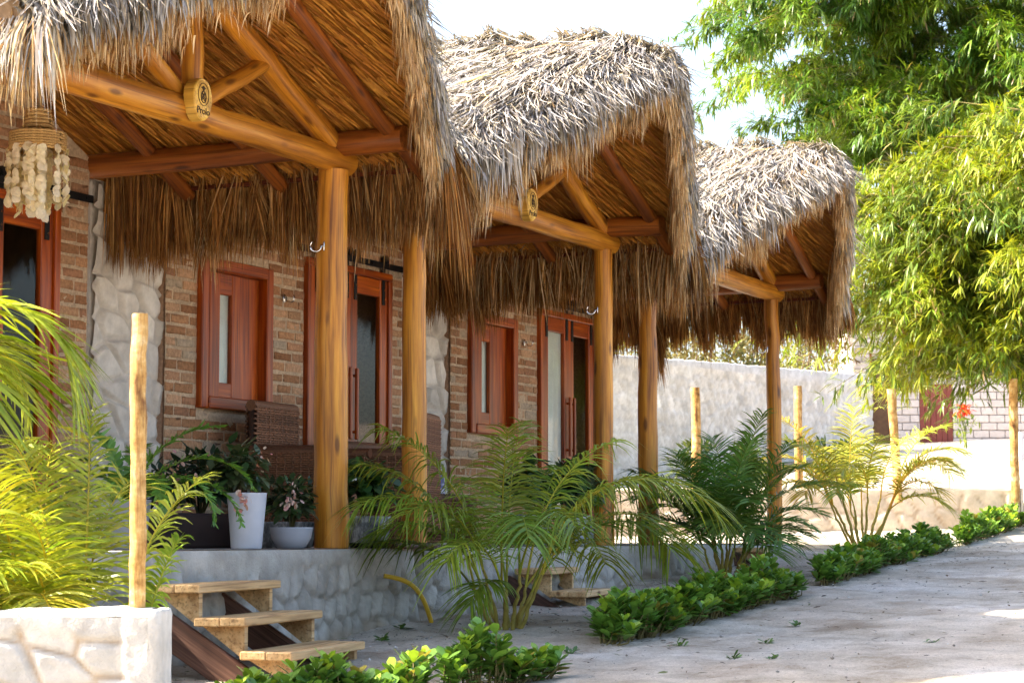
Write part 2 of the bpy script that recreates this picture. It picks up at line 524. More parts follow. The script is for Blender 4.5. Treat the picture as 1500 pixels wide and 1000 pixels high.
def roof(root, yc, seed, dens=1.0, fk=1.0, tk=0.0):
    XB = -3.7; YE = 2.02
    # --- slab
    mb = MB()
    for sg in (-1, 1):
        a = np.linspace(0, 1, 12)
        for off, flip in ((.27 + tk, 0), (0.02, 1)):
            V = np.zeros((12, 24, 3))
            V[:, :, 0] = XB + (verge_x(a) - .08 - XB)[:, None] * np.linspace(0, 1, 24)[None]
            V[:, :, 1] = (yc + sg * a * YE)[:, None]
            V[:, :, 2] = (zdeck(a * YE) + off)[:, None] + ((swell(V[:, :, 0], a[:, None]) - .17 * lipf(V[:, :, 0], a[:, None]) ** 2) if off > .1 else 0)
            grid(mb, V, (.30, .22, .14) if off > .1 else (.40, .16, .02))
        # verge and eave closing faces
        for k in range(11):
            p = []
            for kk in (k, k + 1):
                y = a[kk] * YE
                p.append((verge_x(a[kk]) - .08, yc + sg * y, zdeck(y) + .02)); p.append((verge_x(a[kk]) - .08, yc + sg * y, zdeck(y) + .12 + tk))
            mb.add(p, quads=[[0, 1, 3, 2]], col=(.25, .16, .09))
        mb.add([(XB, yc + sg * YE, zdeck(YE) + .02), (XB, yc + sg * YE, zdeck(YE) + .27 + tk), (verge_x(1) - .08, yc + sg * YE, zdeck(YE) + .27 + tk), (verge_x(1) - .08, yc + sg * YE, zdeck(YE) + .02)],
               quads=[[0, 1, 2, 3]], col=(.25, .16, .09))
    # --- outer strips by course
    for sg in (-1, 1):
        nrm = unit(np.array([0, sg * .46, 1.0])); dn = unit(np.array([0, sg * 1.0, -.46]))
        ncourse = 30
        per = int((280 if sg < 0 else 60) * dens * 5)
        for j in range(ncourse):
            a = (j + .2) / ncourse
            n_ = per
            x = rng.uniform(XB, verge_x(a) + .02, n_)
            clump = .05 * np.sin(x * 7 + j * 2.1 + seed) + .045 * np.sin(x * 17 + j * 4.7)
            y = a * YE + rng.uniform(-.04, .04, n_) + clump - .05
            r0 = np.stack([x, yc + sg * y, zdeck(y) + .265 + tk + swell(x, a) + rng.uniform(-.02, .05, n_) + .5 * np.clip(clump, -.03, .05)], 1)
            ang = rng.normal(.0, .22, n_) + .16 * np.sin(x * 3.1 + j * 1.3 + seed)
            bid = ((x + 5) * 14 + rng.normal(0, .2, n_)).astype(int); ba_ = rng.normal(0, .16, 200); bc = rng.normal(1, .12, 200)
            ang = ang * .7 + ba_[bid]
            lf = lipf(x, a); r0[:, 2] -= .17 * lf ** 2; ang = ang + .75 * lf ** 2
            d = dn[None] * np.cos(ang)[:, None] + np.array([1.0, 0, 0])[None] * np.sin(ang)[:, None]
            d[:, 2] -= .55 * lf ** 1.5 * np.maximum(np.sin(ang), 0); d = unit(d)
            L = rng.uniform(.15, .34, n_); lift = rng.normal(.012, .016, n_)
            strips(mb, r0, d, np.tile(nrm, (n_, 1)), L, lift, rng.uniform(.006, .015, n_) * (1 - .3 * np.clip(lf, 0, 1)), np.clip(pick(GREY, n_) * bc[bid][:, None], .02, .9), 4, .05, rng.normal(0, .04, n_))
    # --- ridge bundle
    n_ = int(4200 * dens)
    x = rng.uniform(XB, 1.26, n_); sg = rng.choice([-1, 1], n_)
    hump = .03 * np.sin(x * 9 + seed) + .03 * np.sin(x * 23 + 2 * seed)
    r0 = np.stack([x, yc - sg * rng.uniform(.0, .16, n_), 3.30 + .285 + tk + swell(x, 0) - .17 * lipf(x, 0.0) ** 2 - .25 * np.maximum(0, x - 1.05) + rng.uniform(-.03, .06, n_) + hump], 1)
    ang = rng.normal(0, .38, n_)
    d = unit(np.stack([np.sin(ang), sg * np.cos(ang), rng.normal(-.16, .13, n_)], 1))
    strips(mb, r0, d, np.tile(UPV, (n_, 1)), rng.uniform(.16, .34, n_), rng.normal(.005, .02, n_), rng.uniform(.007, .017, n_), pick(GREY, n_), 4, .28, rng.normal(0, .05, n_))
    # --- loose stray blades lying on top
    n_ = int(60 * dens)
    a = rng.uniform(.05, .95, n_); x = rng.uniform(-1.5, 1.0, n_) - .4 * a
    r0 = np.stack([x, yc - a * YE, zdeck(a * YE) + .35 + tk + swell(x, a) + rng.uniform(0, .04, n_)], 1)
    an = rng.uniform(-1.4, 1.4, n_)
    d = unit(np.stack([np.sin(an), -np.cos(an), -.46 * np.cos(an)], 1))
    strips(mb, r0, d, np.tile(unit(np.array([0, -.46, 1.])), (n_, 1)), rng.uniform(.2, .45, n_), rng.normal(.03, .05, n_), rng.uniform(.012, .025, n_), pick(TAN[-2:] + GREY[3:5], n_), 5, .1, rng.normal(0, .08, n_))
    rf = mb.build('thatch_roof', M['thatch'], root, org=(0, yc, 3.3))

    # --- verge fringe, the shaggy gable front
    mb = MB()
    def hang(n_, sgs, L0, L1, wlo, whi, pal, inset, outk, zoff, K=5, tier=0.0):
        sg = rng.choice(sgs, n_)
        a = np.where(rng.random(n_) < .10, rng.uniform(0, .12, n_), rng.uniform(0, 1.0, n_))
        y = a * YE
        lenf = np.interp(a, [0, .35, 1], [.58, .72, .98]) * (1 + .16 * np.sin(y * 9 * sg + seed) + .10 * np.sin(y * 23 + sg * 2 + seed))
        tid = ((y * sg + 3) * 15 + rng.normal(0, .25, n_)).astype(int) % 97
        tl, tn, tc_, tx = rng.normal(1, .09, 97), rng.normal(0, .075, 97), rng.normal(1, .13, 97), rng.normal(0, .02, 97)
        L = rng.uniform(L0, L1, n_) * lenf * fk * tl[tid] * np.where(sg > 0, .88, 1.0)
        ins = rng.uniform(inset[0], inset[1], n_) * np.where(sg > 0, .5, 1.0)
        r0 = np.stack([verge_x(a) - ins, yc + sg * (y + rng.uniform(0, .03, n_)), zdeck(y) + zoff[0] + rng.uniform(0, zoff[1] - zoff[0], n_)], 1)
        dz = rng.random(n_) ** 1.3 * tier * lenf * fk * tl[tid]
        r0[:, 2] -= dz; L = np.maximum(L - dz, .16) * np.where(dz > .05, rng.uniform(.7, 1.0, n_), 1)
        ox = rng.uniform(outk[0], outk[1], n_); oy = rng.normal(0, .035, n_) + sg * .03 + tn[tid]; ox = ox + tx[tid]
        t = np.linspace(0, 1, K)
        P = r0[:, None] + np.stack([ox[:, None] * np.sqrt(t)[None] + 0 * L[:, None],
                                    oy[:, None] * t[None] * (L[:, None] / .5),
                                    .05 * np.sin(t * 2.2)[None] - L[:, None] * t[None] ** 1.25], -1)
        w = rng.uniform(wlo, whi, n_)[:, None] * np.interp(t, [0, .3, .75, 1], [.8, 1, .7, .08])[None]
        th = rng.normal(0, .7, n_)
        S = np.stack([np.sin(th), np.cos(th), 0 * th], 1)
        c = np.clip(pick(pal, n_) * tc_[tid][:, None], .01, .9)
        ribbons(mb, P, S, w, c)
    both = [-1, 1]
    hang(int(8000 * dens), both, .24, .48, .010, .026, GREY, (-.02, .16), (.0, .08), (.03, .20 + tk), tier=.20)
    hang(int(2600 * dens), both, .34, .60, .008, .016, GREY[3:] + TAN, (0, .14), (.0, .07), (.03, .18 + tk), tier=.34)
    hang(int(6500 * dens), both, .48, .66, .005, .011, TAN, (.03, .17), (-.03, .03), (.0, .12), tier=.48)
    hang(int(2500 * dens), both, .50, .66, .004, .008, TAN + BROWN, (.10, .22), (-.02, .03), (-.02, .1))
    mb.build('verge_fringe', M['fringe'], rf, org=(.9, yc, 3.0))

    # --- eave fringe
    mb = MB()
    et = rng.normal(1, .10, 400); ec = rng.normal(1, .15, 400); eo = rng.normal(0, .05, 400)
    def eave(n_, sg, ylo, yhi, L0, L1, wlo, whi, pal, K=4, xr=None):
        x = rng.uniform(-2.1 if sg > 0 else XB, .62, n_) if xr is None else rng.uniform(*xr, n_)
        y = rng.uniform(ylo, yhi, n_)
        if xr is not None: y = yhi - (yhi - ylo) * (xr[1] - x) / (xr[1] - xr[0]) + rng.normal(0, .025, n_)
        r0 = np.stack([x, yc + sg * y, zdeck(y) + rng.uniform(.0, .1, n_)], 1)
        L = rng.uniform(L0, L1, n_) * (1 + .10 * np.sin(x * 11 + seed)) * et[((x + 5) * 18).astype(int)]
        oy = rng.uniform(.0, .10, n_); ox = rng.normal(0, .03, n_) + eo[((x + 5) * 18).astype(int)]
        t = np.linspace(0, 1, K)
        P = r0[:, None] + np.stack([ox[:, None] * t[None], sg * oy[:, None] * np.sqrt(t)[None], -L[:, None] * t[None] ** 1.1], -1)
        w = rng.uniform(wlo, whi, n_)[:, None] * np.interp(t, [0, .3, .75, 1], [.8, 1, .75, .1])[None]
        th = rng.normal(0, .8, n_)
        ribbons(mb, P, np.stack([np.cos(th), np.sin(th), 0 * th], 1), w, np.clip(pick(pal, n_, .2) * ec[((x + 5) * 18).astype(int)][:, None], .01, .9))
    eave(int(5200 * dens), 1, 1.93, 2.1, .34, .56, .006, .014, BROWN)
    eave(int(1100 * dens), 1, 1.70, 1.98, .50, .68, .006, .013, BROWN, xr=(-1.80, -1.35))
    eave(int(1500 * dens), 1, 1.90, 1.97, .25, .46, .005, .010, BROWN + TAN[:2])
    eave(int(3200 * dens), -1, 1.93, 2.12, .18 if seed < 2 else .34, .33 if seed < 2 else .58, .006, .013, TAN + GREY if seed < 2 else BROWN + TAN)
    mb.build('eave_fringe', M['fringe'], rf, org=(-.7, yc, 2.3))

    # --- woven lining
    mb = MB()
    for sg in (-1, 1):
        nrow = 14
        nrm = unit(np.array([0, sg * .46, 1.0])); dn = unit(np.array([0, sg * 1.0, -.46]))
        for j in range(nrow):
            y = (j + .1) / nrow * 2.0
            a = y / YE
            x = np.arange(-2.0, verge_x(a) - .1, .0105) + rng.uniform(-.005, .005, len(np.arange(-2.0, verge_x(a) - .1, .0105)))
            n_ = len(x)
            yy = y + rng.uniform(-.012, .012, n_)
            r0 = np.stack([x, yc + sg * yy, zdeck(yy) - .004 + rng.uniform(-.004, .004, n_)], 1)
            ang = rng.normal(.50, .06, n_)
            d = dn[None] * np.cos(ang)[:, None] + np.array([1.0, 0, 0])[None] * np.sin(ang)[:, None]
            strips(mb, r0, d, np.tile(-nrm, (n_, 1)), rng.uniform(.160, .180, n_), rng.uniform(.030, .042, n_), rng.uniform(.011, .017, n_), pick(ORANGE, n_, .10), 3, 0)
    mb.build('woven_lining', M['lining'], rf, org=(-.4, yc, 3.0))
    return rf


def logpath(a, b, n=9, wob=.0028):
    a = np.asarray(a, float); b = np.asarray(b, float)
    t = np.linspace(0, 1, n)[:, None]
    p = a + (b - a) * t
    w = rng.normal(0, wob, (n, 3)) + np.sin(t * math.pi) * rng.normal(0, .006, (1, 3)) + np.sin(t * 2 * math.pi) * rng.normal(0, .004, (1, 3)); w[0] = w[-1] = 0
    return p + w


def log(name, a, b, r0, r1, mat, parent, seg=14, n=9):
    mb = MB(); rr = np.linspace(r0, r1, n) * (1 + rng.normal(0, .018, n))
    tube(mb, logpath(a, b, n), rr, seg, wob=.008, off=rng.uniform(0, 20))
    return mb.build(name, mat, parent, org=a)


def brick_facade(root, yc, y0, y1, openings, xw):
    mb = MB()
    MORT = (.50, .365, .24); mort2 = (.47, .36, .25)
    # mortar body in columns between the openings
    ys = sorted({y0, y1, *[o[0] for o in openings], *[o[1] for o in openings]})
    for a, b in zip(ys[:-1], ys[1:]):
        op = [o for o in openings if o[0] <= a + 1e-6 and o[1] >= b - 1e-6]
        spans = []
        if op: spans = [(-.02, op[0][2]), (op[0][3], None)]
        else: spans = [(-.02, None)]
        nn = max(2, int((b - a) / .05))
        for lo, hi in spans:
            yy = np.linspace(a, b, nn)
            top = np.array([zdeck(y) - .02 for y in yy]) if hi is None else np.full(nn, hi)
            if lo is not None and hi is not None and hi - lo < .03: continue
            rows = 30
            V = np.zeros((nn, rows, 3))
            tt = np.linspace(0, 1, rows)
            V[:, :, 1] = (yc + yy)[:, None]
            V[:, :, 2] = lo + (top - lo)[:, None] * tt[None]
            V[:, :, 0] = xw + rng.normal(0, .002, (nn, rows))
            c = np.tile(MORT, (nn, rows, 1)) * (1 + rng.normal(0, .09, (nn, rows, 1)))
            grid(mb, V, c)
    # bricks
    ang = np.arange(12) / 12 * 2 * math.pi
    ca = np.array([1, 1, .95, 0, -.95, -1, -1, -1, -.95, 0, .95, 1]); sa_ = np.array([0, .84, 1, 1, 1, .84, 0, -.84, -1, -1, -1, -.84])
    z = .035; row = 0
    PAL = [(.37, .185, .09), (.42, .22, .11), (.32, .15, .07), (.46, .26, .14), (.39, .21, .115), (.35, .175, .095), (.49, .29, .165)]
    while z < 3.1:
        y = y0 - (row % 2) * .11 + random.uniform(-.02, .02)
        while y < y1:
            L = random.uniform(.17, .235)
            a, b = max(y, y0 + .004), min(y + L, y1 - .004)
            for o in openings:
                if z + .07 > o[2] and z < o[3]:
                    if a >= o[0] and b <= o[1]: b = a
                    elif a < o[0] < b and b <= o[1]: b = o[0] - .004
                    elif o[0] <= a < o[1] < b: a = o[1] + .004
                    elif a < o[0] and b > o[1]: b = o[0] - .004
            hz = random.uniform(.053, .062)
            if b - a > .035 and z + hz < zdeck(max(abs(a), abs(b))) - .01:
                cy, cz = (a + b) / 2, z + hz / 2
                px = random.uniform(.002, .008)
                V = []
                for k, (f, dx) in enumerate(((1, -.006), (.985, px * .7), (.86, px))):
                    jy = rng.normal(0, .0022, 12); jz = rng.normal(0, .0022, 12)
                    hy = (b - a) / 2 - (1 - f) * .035; hh = hz / 2 - (1 - f) * .03
                    V.append(np.stack([np.full(12, xw + dx) + rng.normal(0, .0012, 12), yc + cy + ca * hy + jy, cz + sa_ * hh + jz], 1))
                V.append(np.array([[xw + px + random.uniform(-.002, .002), yc + cy, cz]]))
                V = np.concatenate(V)
                q = [[k * 12 + i, k * 12 + (i + 1) % 12, (k + 1) * 12 + (i + 1) % 12, (k + 1) * 12 + i] for k in (0, 1) for i in range(12)]
                t = [[24 + i, 24 + (i + 1) % 12, 36] for i in range(12)]
                c = np.array(random.choice(PAL)) * random.uniform(.8, 1.15)
                if random.random() < .07: c = np.array(mort2) * .9
                mb.add(V, quads=q, tris=t, col=np.clip(c, 0, 1))
            y += L + random.uniform(.012, .024)
        z += .079 + random.uniform(-.004, .004); row += 1
    return mb.build('brick_wall', M['brick'], root, org=(xw, yc, 0))


def glass_pane(parent, x, y0, y1, z0, z1, curtain):
    mb = MB(); box(mb, (x, (y0 + y1) / 2, (z0 + z1) / 2), (.006, y1 - y0, z1 - z0), bev=.001)
    mb.build('glass', M['glass'], parent, smooth=False)
    if curtain:
        mb = MB(); n_ = 60
        yy = np.linspace(y0 - .02, y1 + .02, n_)
        V = np.zeros((n_, 2, 3)); V[:, :, 1] = yy[:, None]; V[:, 0, 2] = z0 - .01; V[:, 1, 2] = z1 + .01
        V[:, :, 0] = (x - .016 + .006 * np.sin(yy * 60))[:, None]
        grid(mb, V, (.7, .7, .68)); mb.build('curtain', M['curtain'], parent)


def window(root, xw, yc, y0, y1, z0, z1):
    fw, dp = .085, .10
    xm = xw + .0
    mb = MB()
    for c, s in (((xm, y0 + fw / 2, (z0 + z1) / 2), (dp, fw, z1 - z0)), ((xm, y1 - fw / 2, (z0 + z1) / 2), (dp, fw, z1 - z0)),
                 ((xm + .003, (y0 + y1) / 2, z1 - fw / 2), (dp, y1 - y0 - 2 * fw, fw)), ((xm + .003, (y0 + y1) / 2, z0 + fw / 2), (dp + .02, y1 - y0 - 2 * fw, fw))):
        box(mb, (c[0], yc + c[1], c[2]), s, bev=.008)
    w = mb.build('window', M['door'], root, org=(xm, yc + (y0 + y1) / 2, z0), smooth=False)
    a, b = y0 + fw, y1 - fw; lo, hi = z0 + fw, z1 - fw
    W = b - a; xs = xw - .035
    # sash: stile, glazed slot, stile, wide board
    mb = MB()
    s0 = a + .13 * W; s1 = a + .30 * W; s2 = a + .51 * W; s3 = a + .62 * W
    for (p, q_, l, h, xo) in ((a, s0 - .004, lo, hi, -.004), (s0, s1, lo, hi, .002), (s2, s3, lo, hi, 0), (s1, s2, hi - .15, hi, -.003), (s1, s2, lo, lo + .11, -.003)):
        box(mb, (xs + xo, yc + (p + q_) / 2, (l + h) / 2), (.04, q_ - p, h - l), bev=.005)
    mb.build('sash', M['door'], w, smooth=False)
    mb = MB(); box(mb, (xs - .008, yc + (s3 + b) / 2, (lo + hi) / 2), (.03, b - s3, hi - lo), bev=.004)
    mb.build('panel', M['door'], w, smooth=False)
    glass_pane(w, xs - .005, yc + s1, yc + s2, lo + .11, hi - .15, True)


def barn_doors(root, xw, yc, y0, y1, ztop, curt=(True, False)):
    zb = .02; mid = (y0 + y1) / 2
    # casing
    mb = MB()
    for y in (y0 - .03, y1 + .03):
        box(mb, (xw + .0, yc + y, (zb + ztop) / 2), (.09, .055, ztop - zb), bev=.006)
    box(mb, (xw, yc + mid, ztop + .03), (.09, y1 - y0 + .115, .06), bev=.006)
    mb.build('door_frame', M['door'], root, org=(xw, yc + mid, 0), smooth=False)
    for k, (a, b) in enumerate(((y0, mid - .004), (mid + .004, y1))):
        x = xw + (.012 if k == 0 else .002)
        st = .115; top = .14; bot = .20
        mb = MB()
        box(mb, (x, yc + a + st / 2, (zb + ztop) / 2), (.045, st, ztop - zb), bev=.006)
        box(mb, (x, yc + b - st / 2, (zb + ztop) / 2), (.045, st, ztop - zb), bev=.006)
        box(mb, (x - .003, yc + (a + b) / 2, ztop - top / 2), (.040, b - a - 2 * st, top), bev=.006)
        box(mb, (x - .003, yc + (a + b) / 2, zb + bot / 2), (.040, b - a - 2 * st, bot), bev=.006)
        d = mb.build('door', M['door'], root, org=(x, yc + (a + b) / 2, zb), smooth=False)
        glass_pane(d, x - .005, yc + a + st, yc + b - st, zb + bot, ztop - top, curt[k])
        hy = b - .055 if k == 0 else a + .055
        mb = MB(); box(mb, (x + .055, yc + hy, 1.10), (.028, .03, .56), bev=.008)
        for zz_ in (.88, 1.32): box(mb, (x + .032, yc + hy, zz_), (.03, .022, .022), bev=.003)
        mb.build('handle', M['door'], d, smooth=False)
        for hy in (a + .07, b - .07):
            mb = MB()
            box(mb, (x + .028, yc + hy, ztop - .03), (.008, .045, .34), bev=.002)
            tube(mb, [(x + .028, yc + hy, ztop + .165), (x + .062, yc + hy, ztop + .165)], .035, 14)
            h = mb.build('hanger', M['black'], d, smooth=False)
            for zz_ in (-.16, -.08, .0):
                mb = MB(); tube(mb, [(x + .030, yc + hy, ztop + zz_), (x + .037, yc + hy, ztop + zz_)], .008, 8); mb.build('bolt', M['chrome'], h)
    mb = MB()
    box(mb, (xw + .05, yc + mid, ztop + .115), (.012, (y1 - y0) * 1.62, .05), bev=.003)
    for y in np.linspace(y0 - .3, y1 + .3, 4): tube(mb, [(xw + .0, yc + y, ztop + .115), (xw + .062, yc + y, ztop + .115)], .013, 8)
    mb.build('door_rail', M['black'], root, org=(xw, yc + mid, ztop), smooth=False)
    # closed dark room behind
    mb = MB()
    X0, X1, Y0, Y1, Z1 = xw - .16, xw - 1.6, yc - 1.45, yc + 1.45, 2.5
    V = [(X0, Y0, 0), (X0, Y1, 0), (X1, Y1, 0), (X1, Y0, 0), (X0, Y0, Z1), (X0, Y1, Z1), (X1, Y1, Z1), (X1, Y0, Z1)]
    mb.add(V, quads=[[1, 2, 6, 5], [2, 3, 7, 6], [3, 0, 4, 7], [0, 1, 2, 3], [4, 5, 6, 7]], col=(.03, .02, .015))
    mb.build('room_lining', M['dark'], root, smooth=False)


def hook(root, p, dirv):
    p = np.asarray(p, float); dirv = np.asarray(dirv, float)
    mb = MB()
    ax = np.stack([dirv, np.cross(UPV, dirv), UPV])
    box(mb, p + dirv * .004, (.006, .028, .06), ax=ax, bev=.002)
    t = np.linspace(0, 1, 16)
    pth = [p + dirv * (.01 + .02 * u) for u in (0, 1)]
    c = p + dirv * .055
    for u in np.linspace(-.1, 1.25, 14):
        an = math.pi + math.pi * u
        pth.append(c + dirv * .034 * math.cos(an) + UPV * .034 * math.sin(an))
    tube(mb, pth, .0055, 8)
    mb.build('hammock_hook', M['chrome'], root)


def cottage(yc, dy, label, seed, yl, yr, rposts, XW=-1.8, dens=1.0, curt=(True, False), ypl=-POSTY, fk=1.0, tk=0.0):
    root = thing('thatched_cottage', label, 'cottage', (XW, yc, 0), 'thatched cottages in a row')
    w = yc + dy
    win = (-1.42, -.49, .96, 2.02); dr = (.07, 1.27, 0.02, 2.12)
    brick_facade(root, w, yl, yr, [win, (dr[0] - .06, dr[1] + .06, -.02, dr[3] + .06)], XW)
    window(root, XW, w, *win)
    barn_doors(root, XW, w, dr[0], dr[1], dr[3], curt)
    # side and back walls
    mb = MB()
    for y in (yl, yr):
        box(mb, (XW - 1.6, w + y - .06 * np.sign(y), 1.15), (3.16, .12, 2.34), bev=.01, col=(.36, .22, .14))
    box(mb, (XW - 3.1, w + (yl + yr) / 2, 1.15), (.12, yr - yl - .25, 2.34), bev=.01, col=(.36, .22, .14))
    mb.build('rear_wall', M['brick'], root)
    roof(root, yc, seed, dens, fk, tk)
    # timber porch
    for y, r in ((ypl, rposts[0]), (POSTY, rposts[1])):
        log('post', (0, yc + y, -.02), (.0, yc + y, 2.31), r * 1.06, r * .93, M['post'], root, 18, 14)
    log('tie_beam', (.0, yc + ypl - .10, 2.385), (.0, yc + POSTY + .16, 2.375), .088, .082, M['post'], root, 16, 14)
    for sg in (-1, 1):
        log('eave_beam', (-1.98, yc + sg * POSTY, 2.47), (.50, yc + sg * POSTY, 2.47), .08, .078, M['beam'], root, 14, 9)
        zz_ = zdeck(1.96) - .055
        mb = MB(); box(mb, (-.75, yc + sg * 1.96, zz_), (2.6, .045, .03), bev=.004); mb.build('batten', M['darkdoor'], root, smooth=False)
    for i, x in enumerate((-1.35, -.62, .0, .42)):
        r = .072 if x == 0 else .05
        for sg in (-1, 1):
            y1 = POSTY + .05 if x == 0 else 1.98
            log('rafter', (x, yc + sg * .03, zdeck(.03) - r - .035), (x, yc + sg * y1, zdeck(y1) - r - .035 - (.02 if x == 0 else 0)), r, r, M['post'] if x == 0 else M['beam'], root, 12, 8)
    log('king_post', (.0, yc, 2.44), (.0, yc, 3.16), .062, .06, M['post'], root)
    for sg in (-1, 1):
        log('brace', (.0, yc + sg * .05, 2.46), (.0, yc + sg * .78, 2.84), .052, .05, M['post'], root)
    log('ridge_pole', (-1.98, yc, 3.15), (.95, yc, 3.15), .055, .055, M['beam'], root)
    # hammock hooks on post and wall
    hook(root, np.array([.0, yc + POSTY, 1.83]) - AWAY * (rposts[1] + .0) * .9 - RIGHT * .045, -RIGHT)
    hook(root, np.array([XW + .016, w - .30, 1.83]), np.array([1., 0, 0]))
    return root


C1, C2, C3 = -1.56, 2.62, 6.66
cottage(C1, -.16, 'thatched cottage nearest the wooden pole, shell lamp hanging in its porch', 1.3, -1.75, 1.66, (.1, .1), curt=(True, False), ypl=-1.93, fk=.68)
cottage(C2, 0, 'middle thatched cottage of the row with wicker chairs in front of its window', 2.9, -1.80, 1.56, (.08, .078), fk=.87)
cottage(C3, .13, 'farthest thatched cottage, its roof in front of the bamboo', 4.4, -1.74, 1.45, (.08, .07), dens=.8, tk=-.12)


# white relief plaster walls between the houses
def relief_panel(mb, o, ud, w, h, nd, res, cw, ch, seed, amp, col, groove, lean=.6, top_flat=0.0, base=0.0, side_flat=0.0, gw=.7, rg=.1):
    nu, nv = max(2, int(w / res)), max(2, int(h / res))
    u = np.linspace(0, w, nu); v = np.linspace(0, h, nv)
    U, V = np.meshgrid(u, v, indexing='ij')
    H, Gr = stones(U, V, cw, ch, seed, lean)
    wob = .25 * np.sin(U * 7 + seed) + .25 * np.sin(V * 9 + U * 3)
    if top_flat:
        k = np.clip((h - V - top_flat - .02 * np.sin(U * 13)) / .04, 0, 1); H = H * k + .75 * (1 - k); Gr = Gr * k
    if side_flat:
        k = np.clip((w - U - side_flat - .015 * np.sin(V * 15)) / .03, 0, 1); H = H * k + 1.0 * (1 - k); Gr = Gr * k
    pn = np.stack([U.ravel(), V.ravel(), np.full(U.size, seed * 1.7)], 1)
    rough = (vnoise(pn, 11) * .6 + vnoise(pn, 31) * .45).reshape(U.shape)
    D = base + amp * (H * (1 + .1 * rough) + .12 * wob + rg * rough)
    X = np.asarray(o, float) + U[..., None] * np.asarray(ud) + V[..., None] * UPV + D[..., None] * np.asarray(nd)
    tone = TONE[..., None]
    Gr = np.clip(Gr + .35 * np.clip(rough - .25, 0, 1), 0, 1)
    c = np.asarray(col)[None, None] * tone * (1 - gw * Gr[..., None]) + np.asarray(groove)[None, None] * gw * Gr[..., None]
    grid(mb, X, np.broadcast_to(c, X.shape))


WHITE = (.74, .68, .60); GROOVE = (.46, .37, .28)
for k, (ya, yb, lab) in enumerate(((.07, .84, 'white plaster wall strip with stone relief, right of the door beside the shell lamp'),
                                   (4.16, 5.07, 'white plaster wall strip with stone relief, behind the central palm'))):
    mb = MB()
    relief_panel(mb, (-1.86, ya, -.02), (0, 1, 0), yb - ya, 2.42, (1, 0, 0), .0085, .26, .21, 5 + k, .052, WHITE, (.42, .36, .30), .7, gw=.45, rg=.02)
    box(mb, (-1.96, (ya + yb) / 2, 1.19), (.17, yb - ya, 2.42), bev=.01, col=WHITE)
    o = mb.build('plaster_wall', M['plaster'], org=(-1.86, (ya + yb) / 2, 0)); tag(o, lab, 'wall', 'relief plaster strips between the cottages')


# ------------------------------------------------------------------ terraces
def terrace(y0, y1, xf, rad, label, seed, cut=None, r0=None):
    root = thing('stone_terrace', label, 'terrace', (-.9, (y0 + y1) / 2, -.3), 'raised porch terraces')
    path = []
    r0 = rad if r0 is None else r0
    for x in np.arange(-2.0, xf - r0, .03): path.append((x, y0))
    for a in np.linspace(180, 90, 18)[0:]: path.append((xf - r0 + r0 * math.sin(R_(180 - a)), y0 + r0 - r0 * math.cos(R_(180 - a))))
    for y in np.arange(y0 + r0, y1 - rad, .03): path.append((xf, y))
    for a in np.linspace(0, 90, 18): path.append((xf - rad + rad * math.cos(R_(a)), y1 - rad + rad * math.sin(R_(a))))
    for x in np.arange(xf - rad, -2.0, -.03): path.append((x, y1))
    P = np.array(path)
    keep = np.concatenate([[True], np.linalg.norm(np.diff(P, axis=0), axis=1) > 1e-4]); P = P[keep]
    # resample
    ln = np.concatenate([[0], np.cumsum(np.linalg.norm(np.diff(P, axis=0), axis=1))])
    l2 = np.arange(0, ln[-1], .022)
    P = np.stack([np.interp(l2, ln, P[:, 0]), np.interp(l2, ln, P[:, 1])], 1)
    T = unit(np.gradient(P, axis=0)); nr = np.stack([T[:, 1], -T[:, 0]], 1)
    wav = .018 * np.sin(l2 * 2.3 + seed) + .01 * np.sin(l2 * 5.1)
    zb = -.85; nv = 44
    vv = np.linspace(0, 1, nv)
    z = -.004 + (zb + .004) * vv
    U, V = np.meshgrid(l2, z, indexing='ij')
    H, Gr = stones(U, -V, .15, .17, int(seed * 10), .7)
    k = np.clip((-V - .10 - .03 * np.sin(U * 3.1 + seed) - .015 * np.sin(U * 11)) / .05, 0, 1)
    H = H * k + .55 * (1 - k); Gr = Gr * k
    rnd = -.02 * np.exp(-(-V / .02))                      # eased top edge
    D = .04 * H + rnd + wav[:, None] + .05 * np.clip((-V - .1) / .6, 0, 1)
    X = np.stack([P[:, 0][:, None] + nr[:, 0][:, None] * D, P[:, 1][:, None] + nr[:, 1][:, None] * D, V], -1)
    base = np.array((.42, .40, .365)); gcol = np.array((.25, .22, .19))
    tone = 1 + (TONE[..., None] - 1) * 1.3 * k[..., None]
    c = base * tone * np.array([1.02, 1, .97]) * (1 - .6 * Gr[..., None]) + gcol * .6 * Gr[..., None]
    gl = G(X[..., 0], X[..., 1]) + .07 + .05 * np.sin(U * 4.3 + seed) * np.sin(U * 1.7) + .03 * np.sin(U * 13)
    km = np.clip((gl - X[..., 2]) / .07, 0, 1)[..., None] * .7
    c = c * (1 - km) + np.array((.34, .26, .18)) * km
    mb = MB(); grid(mb, X, c)
    mb.build('relief_face', M['cement'], root)
    mb = MB()
    ring = X[:, 0].copy(); ring[:, 2] = 0
    cen = ring.mean(0); cen[0] = -.9
    n_ = len(ring)
    mb.add(np.concatenate([ring, [cen]]), tris=[[i, (i + 1) % n_, n_] for i in range(n_)], col=(.4, .4, .4))
    mb.build('gravel_top', M['gravel'], root)
    return root


terrace(-7.5, .88, .16, .22, 'grey cement terrace with stone relief under the nearest porch, yellow hose at its end', 1.1)
terrace(.93, 4.72, .10, .12, 'grey cement terrace with stone relief under the middle porch, behind the central palm', 2.3)
terrace(4.85, 8.55, .16, .35, 'low grey terrace with rounded end under the farthest porch', 3.7)


